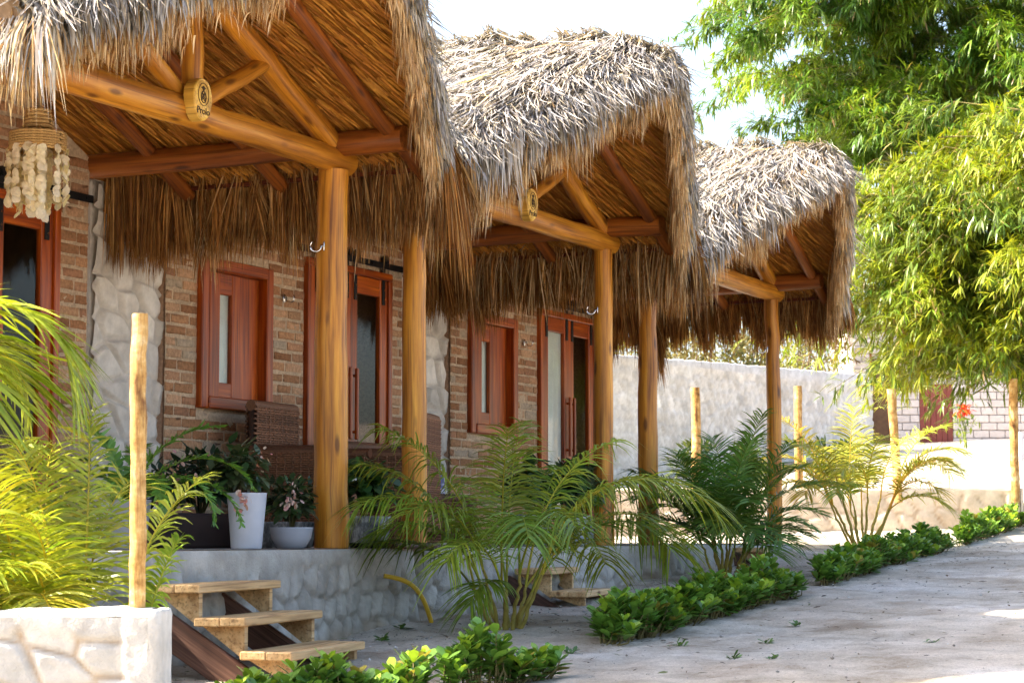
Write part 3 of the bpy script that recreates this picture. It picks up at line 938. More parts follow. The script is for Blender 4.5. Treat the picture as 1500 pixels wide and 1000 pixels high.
# ------------------------------------------------------------------ wooden steps
def steps(corner, rot, n, zs, length, label, run=.24, depth=.27):
    """corner = front left corner of the lowest tread (top face)"""
    a = R_(rot)
    L = np.array([-math.sin(a), math.cos(a), 0.0])       # along the tread
    O = np.array([math.cos(a), math.sin(a), 0.0])        # outwards, down the flight
    ax = np.stack([L, O, UPV])
    corner = np.asarray(corner, float)
    gz = float(G(corner[0], corner[1])) - .02
    root = thing('wooden_steps', label, 'steps', (corner[0], corner[1], gz), 'wooden porch steps')
    th = .042
    for i in range(n):
        z = zs[n - 1 - i]
        c = corner + L * (length / 2 + rng.normal(0, .01)) - O * (depth / 2 + run * i); c[2] = z - th / 2
        mb = MB()
        for k, dd in ((-.25, .492), (.25, .492)):
            cc = c + O * (k * depth); cc[2] += rng.normal(0, .0015)
            box(mb, cc, (length, depth * dd, th), ax=ax, bev=.006)
        mb.build('tread', M['tread'], root, org=c, smooth=False)
        ztop = z - th
        for e, u in enumerate((.07, length - .10)):
            # pale wedge bracket under each tread
            y0 = .03; hh = zs[n - 1 - i] - th - ((zs[n - 2 - i] - 0) if False else (zs[n - 1 - i] - .165))
            o = corner + L * u - O * (run * i)
            t = .045
            A = o - O * .03; B = o - O * (depth - .02)
            zt = ztop - .001; zl = max(ztop - .165, gz)
            v = []
            for s_ in (0, t):
                for (p, zz_) in ((A, zt), (B, zt), (A, zl)):
                    w_ = p + L * s_; v.append((w_[0], w_[1], zz_))
            mb = MB()
            g_ = np.array(v) @ np.array([[0.2, .9, 0], [0.9, .2, 0], [0, 0, 1]]) + rng.uniform(0, 5)
            v2 = []
            mb.add(v, tris=[[0, 1, 2], [3, 5, 4]], quads=[[0, 3, 4, 1], [1, 4, 5, 2], [2, 5, 3, 0]], gr=g_)
            mb.build('bracket', M['tread'], root, smooth=False)
    for u in (.075, length - .097):
        # brown inclined stringer below the brackets
        p0 = corner + L * u - O * (-.0 + .02); p1 = corner + L * u - O * (run * n + .06)
        z0 = zs[n - 1] - th - .17; z1 = zs[0] - th - .0
        d = np.array([*(p1 - p0)[:2], z1 - z0]); ln = np.linalg.norm(d); d /= ln
        nn = np.cross(L, d)
        c = np.array([*((p0 + p1) / 2)[:2], (z0 + z1) / 2]) - nn * -.0
        c = c + np.array([0, 0, -.115])
        mb = MB(); box(mb, c, (ln + .16, .04, .16), ax=np.stack([d, L, np.cross(d, L)]), bev=.005)
        mb.build('stringer', M['board'], root, smooth=False)
    return root


steps((1.17, -2.36, -.485), 12, 3, (-.165, -.325, -.485), 1.18, 'three tread wooden steps of raw planks between the white wall and the terrace')
steps((.68, 2.30, -.305), 13, 2, (-.15, -.305), .95, 'two tread wooden steps partly behind the hanging fronds of the central palm')
steps((.46, 6.62, -.03), 13, 1, (-.03,), .42, 'single low wooden step in front of the farthest terrace', .2, .25)


# ------------------------------------------------------------------ low planter walls, back wall, block house
def low_wall(end, length, zt, zb, thick, label, seed, res, cw, ch, endcap, col=(.55, .525, .48)):
    """front face runs along image left from its right hand end"""
    root = thing('low_wall', label, 'wall', (end[0], end[1], zb), 'low plastered planter walls')
    o = np.array([end[0], end[1], zb]) - RIGHT * length
    nd = -AWAY
    mb = MB(); h = zt - zb
    relief_panel(mb, o, RIGHT, length, h - .025, nd, res, cw, ch, seed, .034, col, (.46, .33, .20), .7, top_flat=.045, side_flat=endcap, gw=.8)
    # cap with rounded arrises and the end
    n_ = int(length / .04); u = np.linspace(0, length, n_)
    prof = []
    for a in np.linspace(0, 90, 6): prof.append((.022 - .03 + .03 * math.cos(R_(a)), -.03 + .03 * math.sin(R_(a))))
    prof = [(.022, -.03)] + prof + [(-thick / 2, .004)] + [(-thick + .03 - .03 * math.sin(R_(a)), -.03 + .03 * math.cos(R_(a))) for a in np.linspace(0, 90, 6)] + [(-thick, -h)]
    prof = np.array(prof)
    wobz = .005 * np.sin(u * 6 + seed) + .004 * np.sin(u * 19) + rng.normal(0, .0025, n_)
    V = o + u[:, None, None] * RIGHT + prof[None, :, 0:1] * nd + (h + prof[None, :, 1:2] + np.where(prof[None, :, 1:2] > -.2, wobz[:, None, None], 0)) * UPV
    grid(mb, V, np.array(col) * 1.05)
    # right end: rounded corner column
    ang = np.linspace(0, 180, 20)
    zs_ = np.concatenate([np.linspace(0, h - .03, 14), h - .03 + .03 * np.sin(np.linspace(.3, 1.57, 5))])
    rr = np.concatenate([np.full(14, 1.0), 1 - .5 * (1 - np.cos(np.linspace(.3, 1.57, 5))) * .25])
    V = np.zeros((len(zs_), 20, 3))
    for j, zq in enumerate(zs_):
        e = .045 * rr[j]
        for i, an in enumerate(ang):
            w_ = nd * ((-thick / 2) + (thick / 2 + .036) * np.sign(math.cos(R_(an))) * abs(math.cos(R_(an))) ** .4 * rr[j]) + RIGHT * e * math.sin(R_(an)) ** .5
            V[j, i] = o + RIGHT * length + w_ + UPV * zq + rng.normal(0, .0012, 3)
    grid(mb, V, np.array(col) * 1.08)
    mb.add(np.concatenate([V[-1], [V[-1].mean(0)]]), tris=[[i, (i + 1) % 20, 20] for i in range(20)], col=(.66, .63, .58))
    mb.build('wall_body', M['plaster'], root)
    return root


low_wall((2.05, -4.80), 3.2, -.195, -.86, .26, 'thick white planter wall with stone relief at the bottom left corner', 21, .010, .18, .155, .07)
low_wall((1.12, 13.60), 4.9, .61, -.02, .26, 'far low cream wall with a blunt right end, beyond the hedges', 22, .03, .26, .24, .0, (.66, .56, .43))  # cream colour paints in the warm bounce off the sunlit sand


def m_pole():
    m, nt, b, out = newmat('peeled_pole')
    g = attr(nt, 'gr').outputs[1]
    band = noise(nt, g, 1.0, 6, .7, (10, 9, 9)); pat = noise(nt, g, 1.0, 4, .6, (5, 16, 16)); fine = noise(nt, g, 1.0, 3, .6, (12, 150, 150))
    col = ramp(nt, [(.30, (.13, .055, .012)), (.44, (.36, .19, .045)), (.56, (.48, .30, .10)), (.7, (.64, .50, .29))], band)
    col = mix(nt, col, ramp(nt, [(.33, (.36, .24, .14)), (.46, (1, 1, 1)), (.7, (1.15, 1.12, 1.05))], pat), 1.0, 'MULTIPLY')
    col = mix(nt, col, ramp(nt, [(.35, (.62, .56, .5)), (.55, (1.05, 1.05, 1.05))], fine), .8, 'MULTIPLY')
    nt.links.new(col, b.inputs['Base Color']); b.inputs['Roughness'].default_value = .8
    bump(nt, b, pat, .5, .006)
    return m
M['pole'] = m_pole()


def pole(px, base, top, r, label, lean=(0, 0)):
    mb = MB(); n_ = 16
    p = logpath(base, (base[0] + lean[0], base[1] + lean[1], top), n_, .0016)
    tube(mb, p, r * (1 + rng.normal(0, .025, n_)), 10, wob=.03, off=px)
    o = mb.build('wooden_pole', M['pole'], org=base); return tag(o, label, 'pole', 'rough wooden poles')


pole(1, (1.945, -4.735, -.26), .905, .031, 'knotty wooden pole standing on the white planter wall', (.01, -.02))
pole(2, (-2.72, 13.3, .10), 1.86, .055, 'sunlit wooden pole behind the dark green palm')
pole(3, (-1.24, 12.75, .35), 1.80, .048, 'wooden pole on the cream wall, left of the sunlit palm')
pole(4, (-.13, 12.98, .45), 1.75, .050, 'leaning wooden pole on the cream wall, right of the sunlit palm', (-.06, 0))
pole(5, (1.09, 13.52, .45), 1.86, .050, 'wooden pole at the right end of the cream wall')
mb = MB(); tube(mb, [(-2.2, 28.6, 1.3), (-2.2, 28.6, 1.95)], .045, 10, col=(.7, .7, .7))
tag(mb.build('white_pipe', M['potwhite'], org=(-2.2, 28.6, 1.3)), 'short white pipe standing in the sunlit yard at the right edge', 'pipe')

# back wall
A0 = np.array([-8.75, 18.0, 0.0]); A1 = np.array([-6.35, 33.2, 0.0])
L_ = np.linalg.norm(A1 - A0); ud = (A1 - A0) / L_; nd = np.array([ud[1], -ud[0], 0])
mb = MB()
relief_panel(mb, (*A0[:2], .2), ud, L_, 2.93, nd, .045, .24, .22, 31, .045, (.70, .67, .63), (.48, .43, .38), .6, top_flat=.03, gw=.45)
u = np.linspace(0, L_, 120)
tp = 3.03 + .024 * u
prof = np.array([(.03, -.9), (.03, 0.0), (0, .03), (-.16, .03), (-.2, -.0), (-.2, -3.0)])
V = np.array([*A0[:2], 0]) + u[:, None, None] * ud + prof[None, :, 0:1] * nd + (tp[:, None, None] + prof[None, :, 1:2] + np.where(prof[None, :, 1:2] > -.5, rng.normal(0, .008, (120, 1, 1)), 0)) * UPV
V[:, 0, 2] = 3.1
grid(mb, V, (.66, .63, .60))
tag(mb.build('boundary_wall', M['plaster'], org=(*A0[:2], 1)), 'tall whitewashed boundary wall behind the porch posts, bushes above it', 'wall')

# block house
BO = np.array([-7.8, 36.75, 1.75])
root = thing('block_house', 'white painted block building with a red door behind the bamboo', 'house', BO)
mb = MB()
WL, WH = 10.5, 3.15
dpos = (1.48, 2.24, 0.36, 1.75); dpos2 = (.36, .86, .42, 2.35)
def bpt(u, v, d): return BO + RIGHT * u + UPV * v - AWAY * d
# courses of blocks as geometry
bw, bh = .36, .175; jt = .014
row = 0; v = 0.0
while v < WH - .02:
    u = -(row % 2) * bw / 2
    while u < WL:
        a, b = max(u, 0), min(u + bw, WL)
        for D in (dpos, dpos2):
            if v + bh > D[2] and v < D[3]:
                if a >= D[0] and b <= D[1]: b = a
                elif a < D[0] < b: b = D[0]
                elif a < D[1] < b: a = D[1]
        if b - a > .03:
            c = bpt((a + b) / 2, v + bh / 2, 0)
            k = random.uniform(.90, 1.04)
            box(mb, c, (b - a - jt, .10, bh - jt), ax=np.stack([RIGHT, AWAY, UPV]), bev=.012, col=(.56 * k, .51 * k, .485 * k))
        u += bw
    v += bh; row += 1
def slab(u0, u1, v0, v1, d, col):
    box(mb, (bpt((u0 + u1) / 2, (v0 + v1) / 2, d)), (u1 - u0, .06, v1 - v0), ax=np.stack([RIGHT, AWAY, UPV]), bev=.002, col=col)
mcol = (.53, .485, .46)
slab(0.01, dpos2[0] - .0, 0, WH, -.062, mcol); slab(dpos2[1], dpos[0], 0, WH, -.062, mcol); slab(dpos[1], WL - .01, 0, WH, -.062, mcol)
slab(dpos2[0], dpos2[1], 0, dpos2[2], -.062, mcol); slab(dpos2[0], dpos2[1], dpos2[3], WH, -.062, mcol); slab(dpos[0], dpos[1], 0, dpos[2], -.062, mcol); slab(dpos[0], dpos[1], dpos[3], WH, -.062, mcol)
for u0 in (.04, WL - .04):
    box(mb, bpt(u0, WH / 2, -1.9), (.08, 3.6, WH), ax=np.stack([RIGHT, AWAY, UPV]), bev=.01, col=(.62, .58, .55))
box(mb, bpt(WL / 2, WH / 2, -3.7), (WL, .08, WH), ax=np.stack([RIGHT, AWAY, UPV]), bev=.01, col=(.6, .56, .53))
mb.build('block_wall', M['block'], root, smooth=False)
mb = MB(); box(mb, bpt(WL / 2, WH + .07, -1.85), (WL + .3, 4.1, .13), ax=np.stack([RIGHT, AWAY, UPV]), bev=.02, col=(.5, .47, .44)); mb.build('roof', M['block'], root, smooth=False)
mb = MB()
nb = 6; bwid = (dpos[1] - dpos[0]) / nb
for i in range(nb): box(mb, bpt(dpos[0] + bwid * (i + .5), (dpos[2] + dpos[3]) / 2, -.005), (bwid - .008, .05, dpos[3] - dpos[2]), ax=np.stack([RIGHT, AWAY, UPV]), bev=.006)
d = mb.build('door', M['reddoor'], root, smooth=False); d['label'] = 'closed reddish brown plank door'
mb = MB(); box(mb, bpt((dpos[0] + dpos[1]) / 2, dpos[2] - .06, .06), (.90, .30, .09), ax=np.stack([RIGHT, AWAY, UPV]), bev=.012, col=(.55, .53, .5)); mb.build('door_sill', M['block'], root, smooth=False)
mb = MB(); box(mb, bpt((dpos2[0] + dpos2[1]) / 2, (dpos2[2] + dpos2[3]) / 2, -.02), (dpos2[1] - dpos2[0], .05, dpos2[3] - dpos2[2]), ax=np.stack([RIGHT, AWAY, UPV]), bev=.01); d = mb.build('gate', M['dark'], root, smooth=False); d['label'] = 'dark open doorway leaf'
mb = MB()
for u0 in (dpos2[0] + .02, dpos2[1] - .02): box(mb, bpt(u0, 1.43, .02), (.05, .06, 2.05), ax=np.stack([RIGHT, AWAY, UPV]), bev=.006)
mb.build('gate_frame', M['beam'], root, smooth=False)


def at(px, py, Z):
    """point at a picture position of the photograph and a distance, used to transfer measured crowns"""
    f = 3200.0; p = math.atan(283 / f)
    F = AWAY * math.cos(p) + UPV * math.sin(p); U = -AWAY * math.sin(p) + UPV * math.cos(p)
    return np.array([6.75, -11.5, .08]) + (RIGHT * (px - 750) / f + U * (500 - py) / f + F) * Z


def blob(px, py, Z, r, dz=1.0):
    rr = r * Z / 3200
    return (at(px, py, Z), np.array([rr, rr, rr * dz]))


# ------------------------------------------------------------------ plants
def hdir(az):
    return RIGHT * math.cos(R_(az)) + AWAY * math.sin(R_(az))


def frond(parent, p0, az, el, L, droop, ll=.32, nl=34, col=(.16, .24, .03), w=.017, start=.22, name='frond', stiff=.5, vee=.45, curl=0.0, rr=.008, mat='frond'):
    K = 18
    t = np.linspace(0, 1, K)
    p = np.zeros((K, 3)); p[0] = p0
    for i in range(1, K):
        e = R_(el - droop * t[i] ** 1.35); a = az + curl * t[i]
        p[i] = p[i - 1] + (hdir(a) * math.cos(e) + UPV * math.sin(e)) * L / (K - 1)
    T = unit(np.gradient(p, axis=0))
    side0 = unit(np.cross(T, UPV)); nrm = unit(np.cross(side0, T))
    mb = MB()
    c = np.array(col)
    rc = np.clip(c * np.array((1.7, 1.25, .9)), 0, .8)
    tube(mb, p, np.interp(t, [0, 1], [rr, .0022]), 6, col=rc, caps=False)
    tt = np.linspace(start, .995, nl)
    Ps, Ss, Ws, Cs = [], [], [], []
    q4 = np.linspace(0, 1, 5)
    for sgn in (-1, 1):
        for k, x in enumerate(tt):
            if rng.random() < .04: continue
            x = min(.999, x + rng.normal(0, .004))
            i = x * (K - 1); i0 = int(i); f = i - i0; i1 = min(K - 1, i0 + 1)
            base = p[i0] * (1 - f) + p[i1] * f
            Tn = T[i0]; Sd = side0[i0] * sgn; Nn = nrm[i0]
            u = (x - start) / (1 - start)
            fwd = .35 + .75 * u + rng.normal(0, .13)
            d = unit(Sd + Tn * fwd + Nn * (vee + rng.normal(0, .10)))
            ln = ll * (.45 + .75 * math.sin(math.pi * (.18 + .72 * u))) * rng.uniform(.78, 1.1)
            g = rng.uniform(.35, .8) * (1 - stiff) * 1.3
            Q = base + d * (ln * q4)[:, None]
            Q[:, 2] -= g * ln * q4 ** 2.0
            Q += rng.normal(0, .014, 3) * (q4 ** 2)[:, None]
            Ps.append(Q)
            s = Tn - d * (Tn @ d); Ss.append(unit(s + Nn * rng.normal(0, .25)))
            Ws.append(w * np.interp(q4, [0, .3, .7, 1], [.55, 1, .8, .08]) * rng.uniform(.85, 1.15))
            Cs.append(np.clip(c * (1 + rng.normal(0, .16)) * np.array([1 + rng.normal(.0, .08), 1, 1]), .005, .8))
    ribbons(mb, np.array(Ps), np.array(Ss), np.array(Ws), np.array(Cs))
    return mb.build(name, M[mat], parent, org=p0)


def cane(parent, p0, p1, r, col):
    mb = MB(); n_ = 12
    P = logpath(p0, p1, n_, .004)
    tube(mb, P, np.linspace(r * 1.15, r * .7, n_) * (1 + .07 * (np.arange(n_) % 3 == 0)), 8, col=np.array(col) * rng.uniform(.85, 1.1))
    mb.build('stem', M['bark'], parent, org=p0)


def areca(base, label, fr, canes, spread, hcane, col, colvar, **kw):
    base = np.asarray(base, float); base[2] = float(G(base[0], base[1])) - .03 if len(base) > 2 and base[2] == 0 else base[2]
    root = thing('areca_palm', label, 'palm', base, 'areca palms along the terrace')
    tips = []
    for k in range(canes):
        az = 360 / canes * k + rng.uniform(-25, 25)
        b = base + hdir(az) * rng.uniform(.2, 1) * spread
        tp = b + hdir(az) * rng.uniform(.3, 1) * spread * 2.2 + UPV * hcane * rng.uniform(.6, 1.1)
        cane(root, b, tp, rng.uniform(.011, .018), kw.get('stemcol', (.34, .27, .06)))
        tips.append((az, tp))
    for f in fr:
        az, el, L, dr = f[:4]
        tp = min(tips, key=lambda x: abs((x[0] - az + 180) % 360 - 180) + rng.uniform(0, 40))[1]
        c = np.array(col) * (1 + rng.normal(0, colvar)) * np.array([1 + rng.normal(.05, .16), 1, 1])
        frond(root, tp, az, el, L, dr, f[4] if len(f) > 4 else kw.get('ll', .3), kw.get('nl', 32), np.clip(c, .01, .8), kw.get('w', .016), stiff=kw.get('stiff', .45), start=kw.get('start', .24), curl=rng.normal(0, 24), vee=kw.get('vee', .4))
    return root


# central palm in front of the middle terrace
fr = [(172, 76, 1.02, 104, .32), (184, 68, .80, 100, .28), (160, 80, 1.12, 70, .32), (6, 68, 1.28, 116, .36), (14, 62, 1.24, 106, .36), (24, 74, 1.2, 82, .34),
      (2, 76, 1.4, 126, .36), (85, 82, 1.2, 42, .3), (110, 72, 1.1, 66, .32), (60, 74, 1.15, 66, .32), (265, 72, .82, 118, .28), (235, 70, .7, 120, .28), (215, 76, .80, 105, .28),
      (255, 28, .42, 95, .22), (310, 74, .8, 110, .28), (145, 56, .95, 92, .32), (35, 50, 1.0, 92, .32), (270, 86, 1.02, 40, .3), (190, 80, 1.1, 60, .32), (340, 78, 1.1, 100, .32), (48, 80, 1.2, 60, .3)]
areca((1.02, .37, 0), 'wide arching palm with drooping fronds, between the two larger flights of wooden steps', fr, 9, .09, .42, (.19, .275, .028), .18, ll=.34, nl=46, w=.0125, stiff=.12, vee=.3)
# dark upright palm before the far terrace
fr = [(a, e, L * .9, d) for a, e, L, d in [(180, 72, .85, 90), (165, 78, .95, 70), (200, 66, .75, 95), (0, 70, .85, 95), (15, 78, .95, 75), (340, 66, .75, 100), (90, 82, 1.1, 40), (120, 80, 1.05, 50), (60, 82, 1.2, 45), (270, 78, .9, 85), (300, 74, .85, 95),
                                      (240, 74, .85, 90), (225, 62, .6, 100), (315, 60, .6, 105), (40, 86, 1.3, 30), (150, 70, .9, 85), (190, 58, .6, 90), (355, 58, .65, 90), (280, 86, 1.0, 35), (100, 74, .95, 60), (170, 50, .5, 90), (10, 50, .5, 90), (260, 64, .6, 110), (290, 60, .6, 110),
                                      (210, 82, .95, 60), (335, 82, 1.0, 60), (75, 78, 1.05, 55), (20, 84, 1.15, 50), (140, 84, 1.1, 50), (250, 84, .95, 60), (310, 84, .95, 60), (230, 48, .45, 100), (300, 48, .45, 100)]]
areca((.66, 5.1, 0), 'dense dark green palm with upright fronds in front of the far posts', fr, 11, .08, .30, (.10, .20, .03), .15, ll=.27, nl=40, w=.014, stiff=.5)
# sunlit palm by the far wall
fr = [(180, 68, 1.0, 110), (170, 50, .9, 100), (195, 60, .95, 120), (0, 66, 1.0, 95), (15, 52, .9, 95), (345, 62, .9, 110), (90, 78, 1.1, 50), (60, 74, 1.1, 65), (120, 72, 1.15, 70), (265, 66, .85, 110), (235, 60, .85, 115), (300, 60, .85, 110),
      (160, 76, 1.3, 60), (205, 34, .7, 90), (330, 36, .7, 85), (100, 86, 1.25, 18), (185, 78, 1.15, 80), (5, 76, 1.1, 75), (210, 72, 1.0, 90), (330, 72, 1.0, 90), (80, 66, .9, 90), (140, 66, 1.0, 85), (275, 78, 1.0, 80)]
fr = [(a, min(88, e + 6), L * .84, d) for a, e, L, d in fr]
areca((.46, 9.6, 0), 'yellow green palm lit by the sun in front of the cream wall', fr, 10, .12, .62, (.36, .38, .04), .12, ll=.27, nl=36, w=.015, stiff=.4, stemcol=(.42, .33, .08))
# left palm behind the white wall
LP = np.array([1.18, -4.12, 0.0])
fr = [(185, 70, 1.3, 80, .34), (150, 74, 1.35, 75, .34), (120, 78, 1.25, 60, .32), (215, 68, 1.2, 90, .34), (100, 80, 1.2, 60, .28), (178, 66, 1.05, 85, .32), (165, 58, 1.1, 95, .32), (40, 86, .55, 30, .16), (200, 60, .95, 100, .3), (220, 66, .9, 100, .3), (250, 74, .85, 95, .26), (275, 80, .6, 90, .22), (300, 80, .4, 90, .18),
      (90, 80, .9, 50, .26), (120, 74, 1.0, 65, .3), (60, 82, .8, 45, .22), (185, 40, .85, 80, .3), (250, 60, .5, 95, .24), (230, 42, .6, 85, .28), (285, 82, .75, 70, .24), (150, 78, 1.1, 60, .3),
      (80, 86, 1.05, 14, .16), (240, 82, .95, 60, .28), (195, 76, 1.15, 70, .3), (210, 52, .8, 100, .3), (170, 72, 1.2, 85, .32), (260, 62, .7, 110, .26), (110, 84, 1.0, 40, .26), (180, 84, 1.1, 55, .3)]
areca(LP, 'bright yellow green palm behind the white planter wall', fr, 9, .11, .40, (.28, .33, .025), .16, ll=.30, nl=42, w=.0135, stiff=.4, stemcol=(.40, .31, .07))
# large frond of a taller palm reaching in at the left edge
tp = at(-205, 600, 9.2); gz = float(G(tp[0], tp[1])) - .05
root = thing('coconut_palm', 'broad arching palm frond reaching in at the left edge above the smaller palm', 'palm', (tp[0], tp[1], gz))
cane(root, np.array([tp[0] + .04, tp[1], gz]), tp, .06, (.28, .22, .10))
for az, el, L, dr, ll in ((2, 76, 1.32, 158, .36), (40, 70, 1.05, 140, .36), (120, 60, 1.6, 90, .45), (200, 60, 1.6, 90, .45), (330, 66, .95, 145, .36)):
    frond(root, tp, az, el, L, dr, ll, 82, (.28, .34, .025), .021, start=.2, stiff=.55, vee=.1, rr=.013)

# ------------------------------------------------------------------ leafy helpers
def leaves(mb, base, d, L, W, col, up=None, bend=.25, K=6, prof=None):
    Nn = len(base)
    t = np.linspace(0, 1, K)
    if prof is None: prof = np.interp(t, [0, .2, .5, .75, .92, 1], [.12, .38, .86, 1.0, .62, .05])
    if up is None: up = np.tile(UPV, (Nn, 1))
    side = unit(np.cross(d, up) + rng.normal(0, .15, (Nn, 3)))
    nn = unit(np.cross(side, d))
    P = base[:, None] + d[:, None] * (L[:, None] * t)[..., None] - nn[:, None] * (bend * L[:, None] * t ** 2)[..., None]
    ribbons(mb, P, side, W[:, None] * prof[None], col)


def rand_dirs(n, zmin=-1):
    v = rng.normal(size=(n * 3, 3)); v = unit(v); v = v[v[:, 2] > zmin][:n]
    while len(v) < n: v = np.concatenate([v, v])[:n]
    return v


def hedge(p0, p1, width, h0, h1, label, nsh):
    p0 = np.asarray(p0, float); p1 = np.asarray(p1, float)
    root = thing('hedge', label, 'hedge', (*((p0 + p1) / 2), float(G(*((p0 + p1) / 2)))), 'clipped leafy hedges along the path')
    ax = p1 - p0; ln = np.linalg.norm(ax); ax /= ln; pr = np.array([ax[1], -ax[0]])
    mb = MB(); ms = MB()
    for k in range(nsh):
        u = rng.random(); v = rng.normal(0, .33)
        v = np.clip(v, -1, 1)
        bulge = .82 + .22 * math.sin(u * ln * 5.3 + p0[0] * 3) + .14 * math.sin(u * ln * 11.7)
        hh = np.interp(u, [0, 1], [h0, h1]) * bulge * (1 - .55 * v * v) * rng.uniform(.62, 1.12)
        ends = min(u, 1 - u) * ln
        hh *= np.interp(ends, [0, .2], [.65, 1])
        xy = p0 + ax * u * ln + pr * v * width * .5
        root_xy = p0 + ax * (u * ln + rng.normal(0, .05)) + pr * v * width * .18
        z0 = float(Gd(*root_xy)) - .01
        tip = np.array([*xy, z0 + hh]); b = np.array([*root_xy, z0])
        path = np.stack([b, b * .5 + tip * .5 + rng.normal(0, .015, 3), tip])
        tube(ms, path, [.006, .005, .003], 5, col=(.16, .13, .05), caps=False)
        tone = rng.random()
        for lev in range(rng.integers(4, 7)):
            f = 1 - lev * .13 - rng.random() * .03
            if f * hh < .02: break
            c = b + (tip - b) * f
            a0 = rng.uniform(0, 6.3)
            nl = 4 if lev == 0 else 3
            an = a0 + np.arange(nl) * 2 * math.pi / nl + rng.normal(0, .2, nl)
            up = np.interp(lev, [0, 4], [1.25, .25])
            d = unit(np.stack([np.cos(an), np.sin(an), np.full(nl, up) + rng.normal(0, .2, nl)], 1) + np.array([*(pr * v), 0]) * .4)
            young = (lev == 0 and tone > .55)
            base = np.array((.25, .38, .035)) if young else np.array((.125, .25, .04))
            base = base * (1 + rng.normal(0, .18, (nl, 1)))
            if rng.random() < .05: base = np.tile((.30, .26, .05), (nl, 1))
            L = rng.uniform(.045, .105, nl) * (1 if lev else .85)
            leaves(mb, np.tile(c, (nl, 1)), d, L, L * rng.uniform(.52, .66, nl), np.clip(base, .01, .6), bend=.12)
    ms.build('stem', M['bark'], root); mb.build('foliage', M['leaf'], root)


hedge((1.80, -4.0), (2.26, -1.78), .34, .19, .25, 'first leafy hedge, at the foot of the three tread steps', 150)
hedge((1.90, -.22), (1.82, 3.22), .40, .24, .25, 'second leafy hedge, in front of the dark green palm', 400)
hedge((1.72, 4.34), (1.37, 9.0), .40, .22, .24, 'third leafy hedge, in front of the sunlit palm', 380)
hedge((1.36, 9.95), (1.02, 14.3), (.44), .24, .24, 'farthest leafy hedge, at the right end of the cream wall', 260)


# ------------------------------------------------------------------ bamboo
def bamboo(name, label, base, blobs, nspray, leafL, leafW, cols, culmtop):
    base = np.asarray(base, float)
    root = thing('bamboo_clump', label, 'bamboo', base, 'tall bamboo clumps')
    ms = MB()
    B = np.array([b[0] for b in blobs]); Rr = np.array([b[1] for b in blobs])
    for b, r in zip(B, Rr):
        for k in range(2):
            tgt = b + rng.normal(0, .3, 3) * r
            s = base + np.array([*rng.normal(0, .35, 2), 0])
            t = np.linspace(0, 1, 16)[:, None]
            mid = np.array([s[0] * .62 + tgt[0] * .38, s[1] * .62 + tgt[1] * .38, max(tgt[2], s[2] + 2) + rng.uniform(.6, 1.8)])
            path = s * (1 - t) ** 2 + 2 * mid * t * (1 - t) + tgt * t ** 2
            tube(ms, path, np.linspace(.03, .006, 16) * (1 + .12 * (np.arange(16) % 2)), 6, col=(.27, .22, .06), caps=False)
    # subclumps
    mb = MB()
    wgt = np.prod(Rr, 1) ** (2 / 3); wgt = wgt / wgt.sum()
    nsub = 330
    bi = rng.choice(len(B), nsub, p=wgt)
    dirs = rand_dirs(nsub)
    cen = B[bi] + dirs * Rr[bi] * rng.uniform(.2, 1.25, (nsub, 1)) ** .6
    out = unit(dirs + np.array([0, 0, .1]))
    tone = rng.random(nsub)
    per = nspray // nsub
    SB, SD, ST = [], [], []
    for c, o, tn in zip(cen, out, tone):
        n_ = int(per * rng.uniform(.5, 1.5))
        rad = rng.uniform(.28, .85)
        # a drooping plume: points along an arching branch with scatter
        hd = unit(np.array([o[0], o[1], 0]) + rng.normal(0, .4, 3) * np.array([1, 1, 0]))
        t = rng.random(n_)
        x = c + hd * (t * rad * 1.9)[:, None] + UPV * (.25 * rad * np.sin(t * 2.4) - .75 * rad * t ** 2.2)[:, None]
        x += rng.normal(0, .15 * rad + .035, (n_, 3)) * np.array([1, 1, .6])
        SB.append(x)
        dd = unit(hd[None] * rng.uniform(.2, 1.1, (n_, 1)) + rng.normal(0, .5, (n_, 3)) + UPV * rng.uniform(-.75, .25, (n_, 1)))
        SD.append(dd); ST.append(np.full(n_, tn))
        pb = np.stack([c - hd * .3, c + hd * rad * .7 + UPV * .2 * rad, c + hd * rad * 1.7 - UPV * .4 * rad])
        tube(ms, pb, [.008, .006, .003], 5, col=(.25, .2, .07), caps=False)
    SB = np.concatenate(SB); SD = np.concatenate(SD); ST = np.concatenate(ST)
    n_ = len(SB)
    nl = 6
    base_ = np.repeat(SB, nl, 0) + np.repeat(SD, nl, 0) * (np.tile(np.linspace(0, .10, nl), n_))[:, None]
    side = unit(np.cross(SD, UPV))
    sp = np.tile(np.linspace(-1, 1, nl), n_)[:, None] * np.repeat(side, nl, 0)
    d = unit(np.repeat(SD, nl, 0) + sp * .75 + rng.normal(0, .22, (n_ * nl, 3)) + np.array([0, 0, -.12]))
    L = rng.uniform(.6, 1.15, n_ * nl) * leafL
    cols = np.array(cols)
    tn = np.repeat(ST, nl)
    dead = rng.random(n_ * nl) < .025
    c = cols[0] * (1 - tn)[:, None] + cols[1] * tn[:, None]
    c[dead] = (.34, .25, .10)
    c = c * (1 + rng.normal(0, .2, (n_ * nl, 1))) * np.stack([1 + rng.normal(0, .12, n_ * nl), np.ones(n_ * nl), np.ones(n_ * nl)], 1)
    t = np.linspace(0, 1, 4)
    leaves(mb, base_, d, L, np.full(n_ * nl, leafW) * rng.uniform(.8, 1.2, n_ * nl), np.clip(c, .01, .7), bend=.28, K=4, prof=np.interp(t, [0, .33, .67, 1], [.3, 1, .75, .05]))
    ms.build('culm', M['bark'], root); mb.build('foliage', M['bamboo'], root)


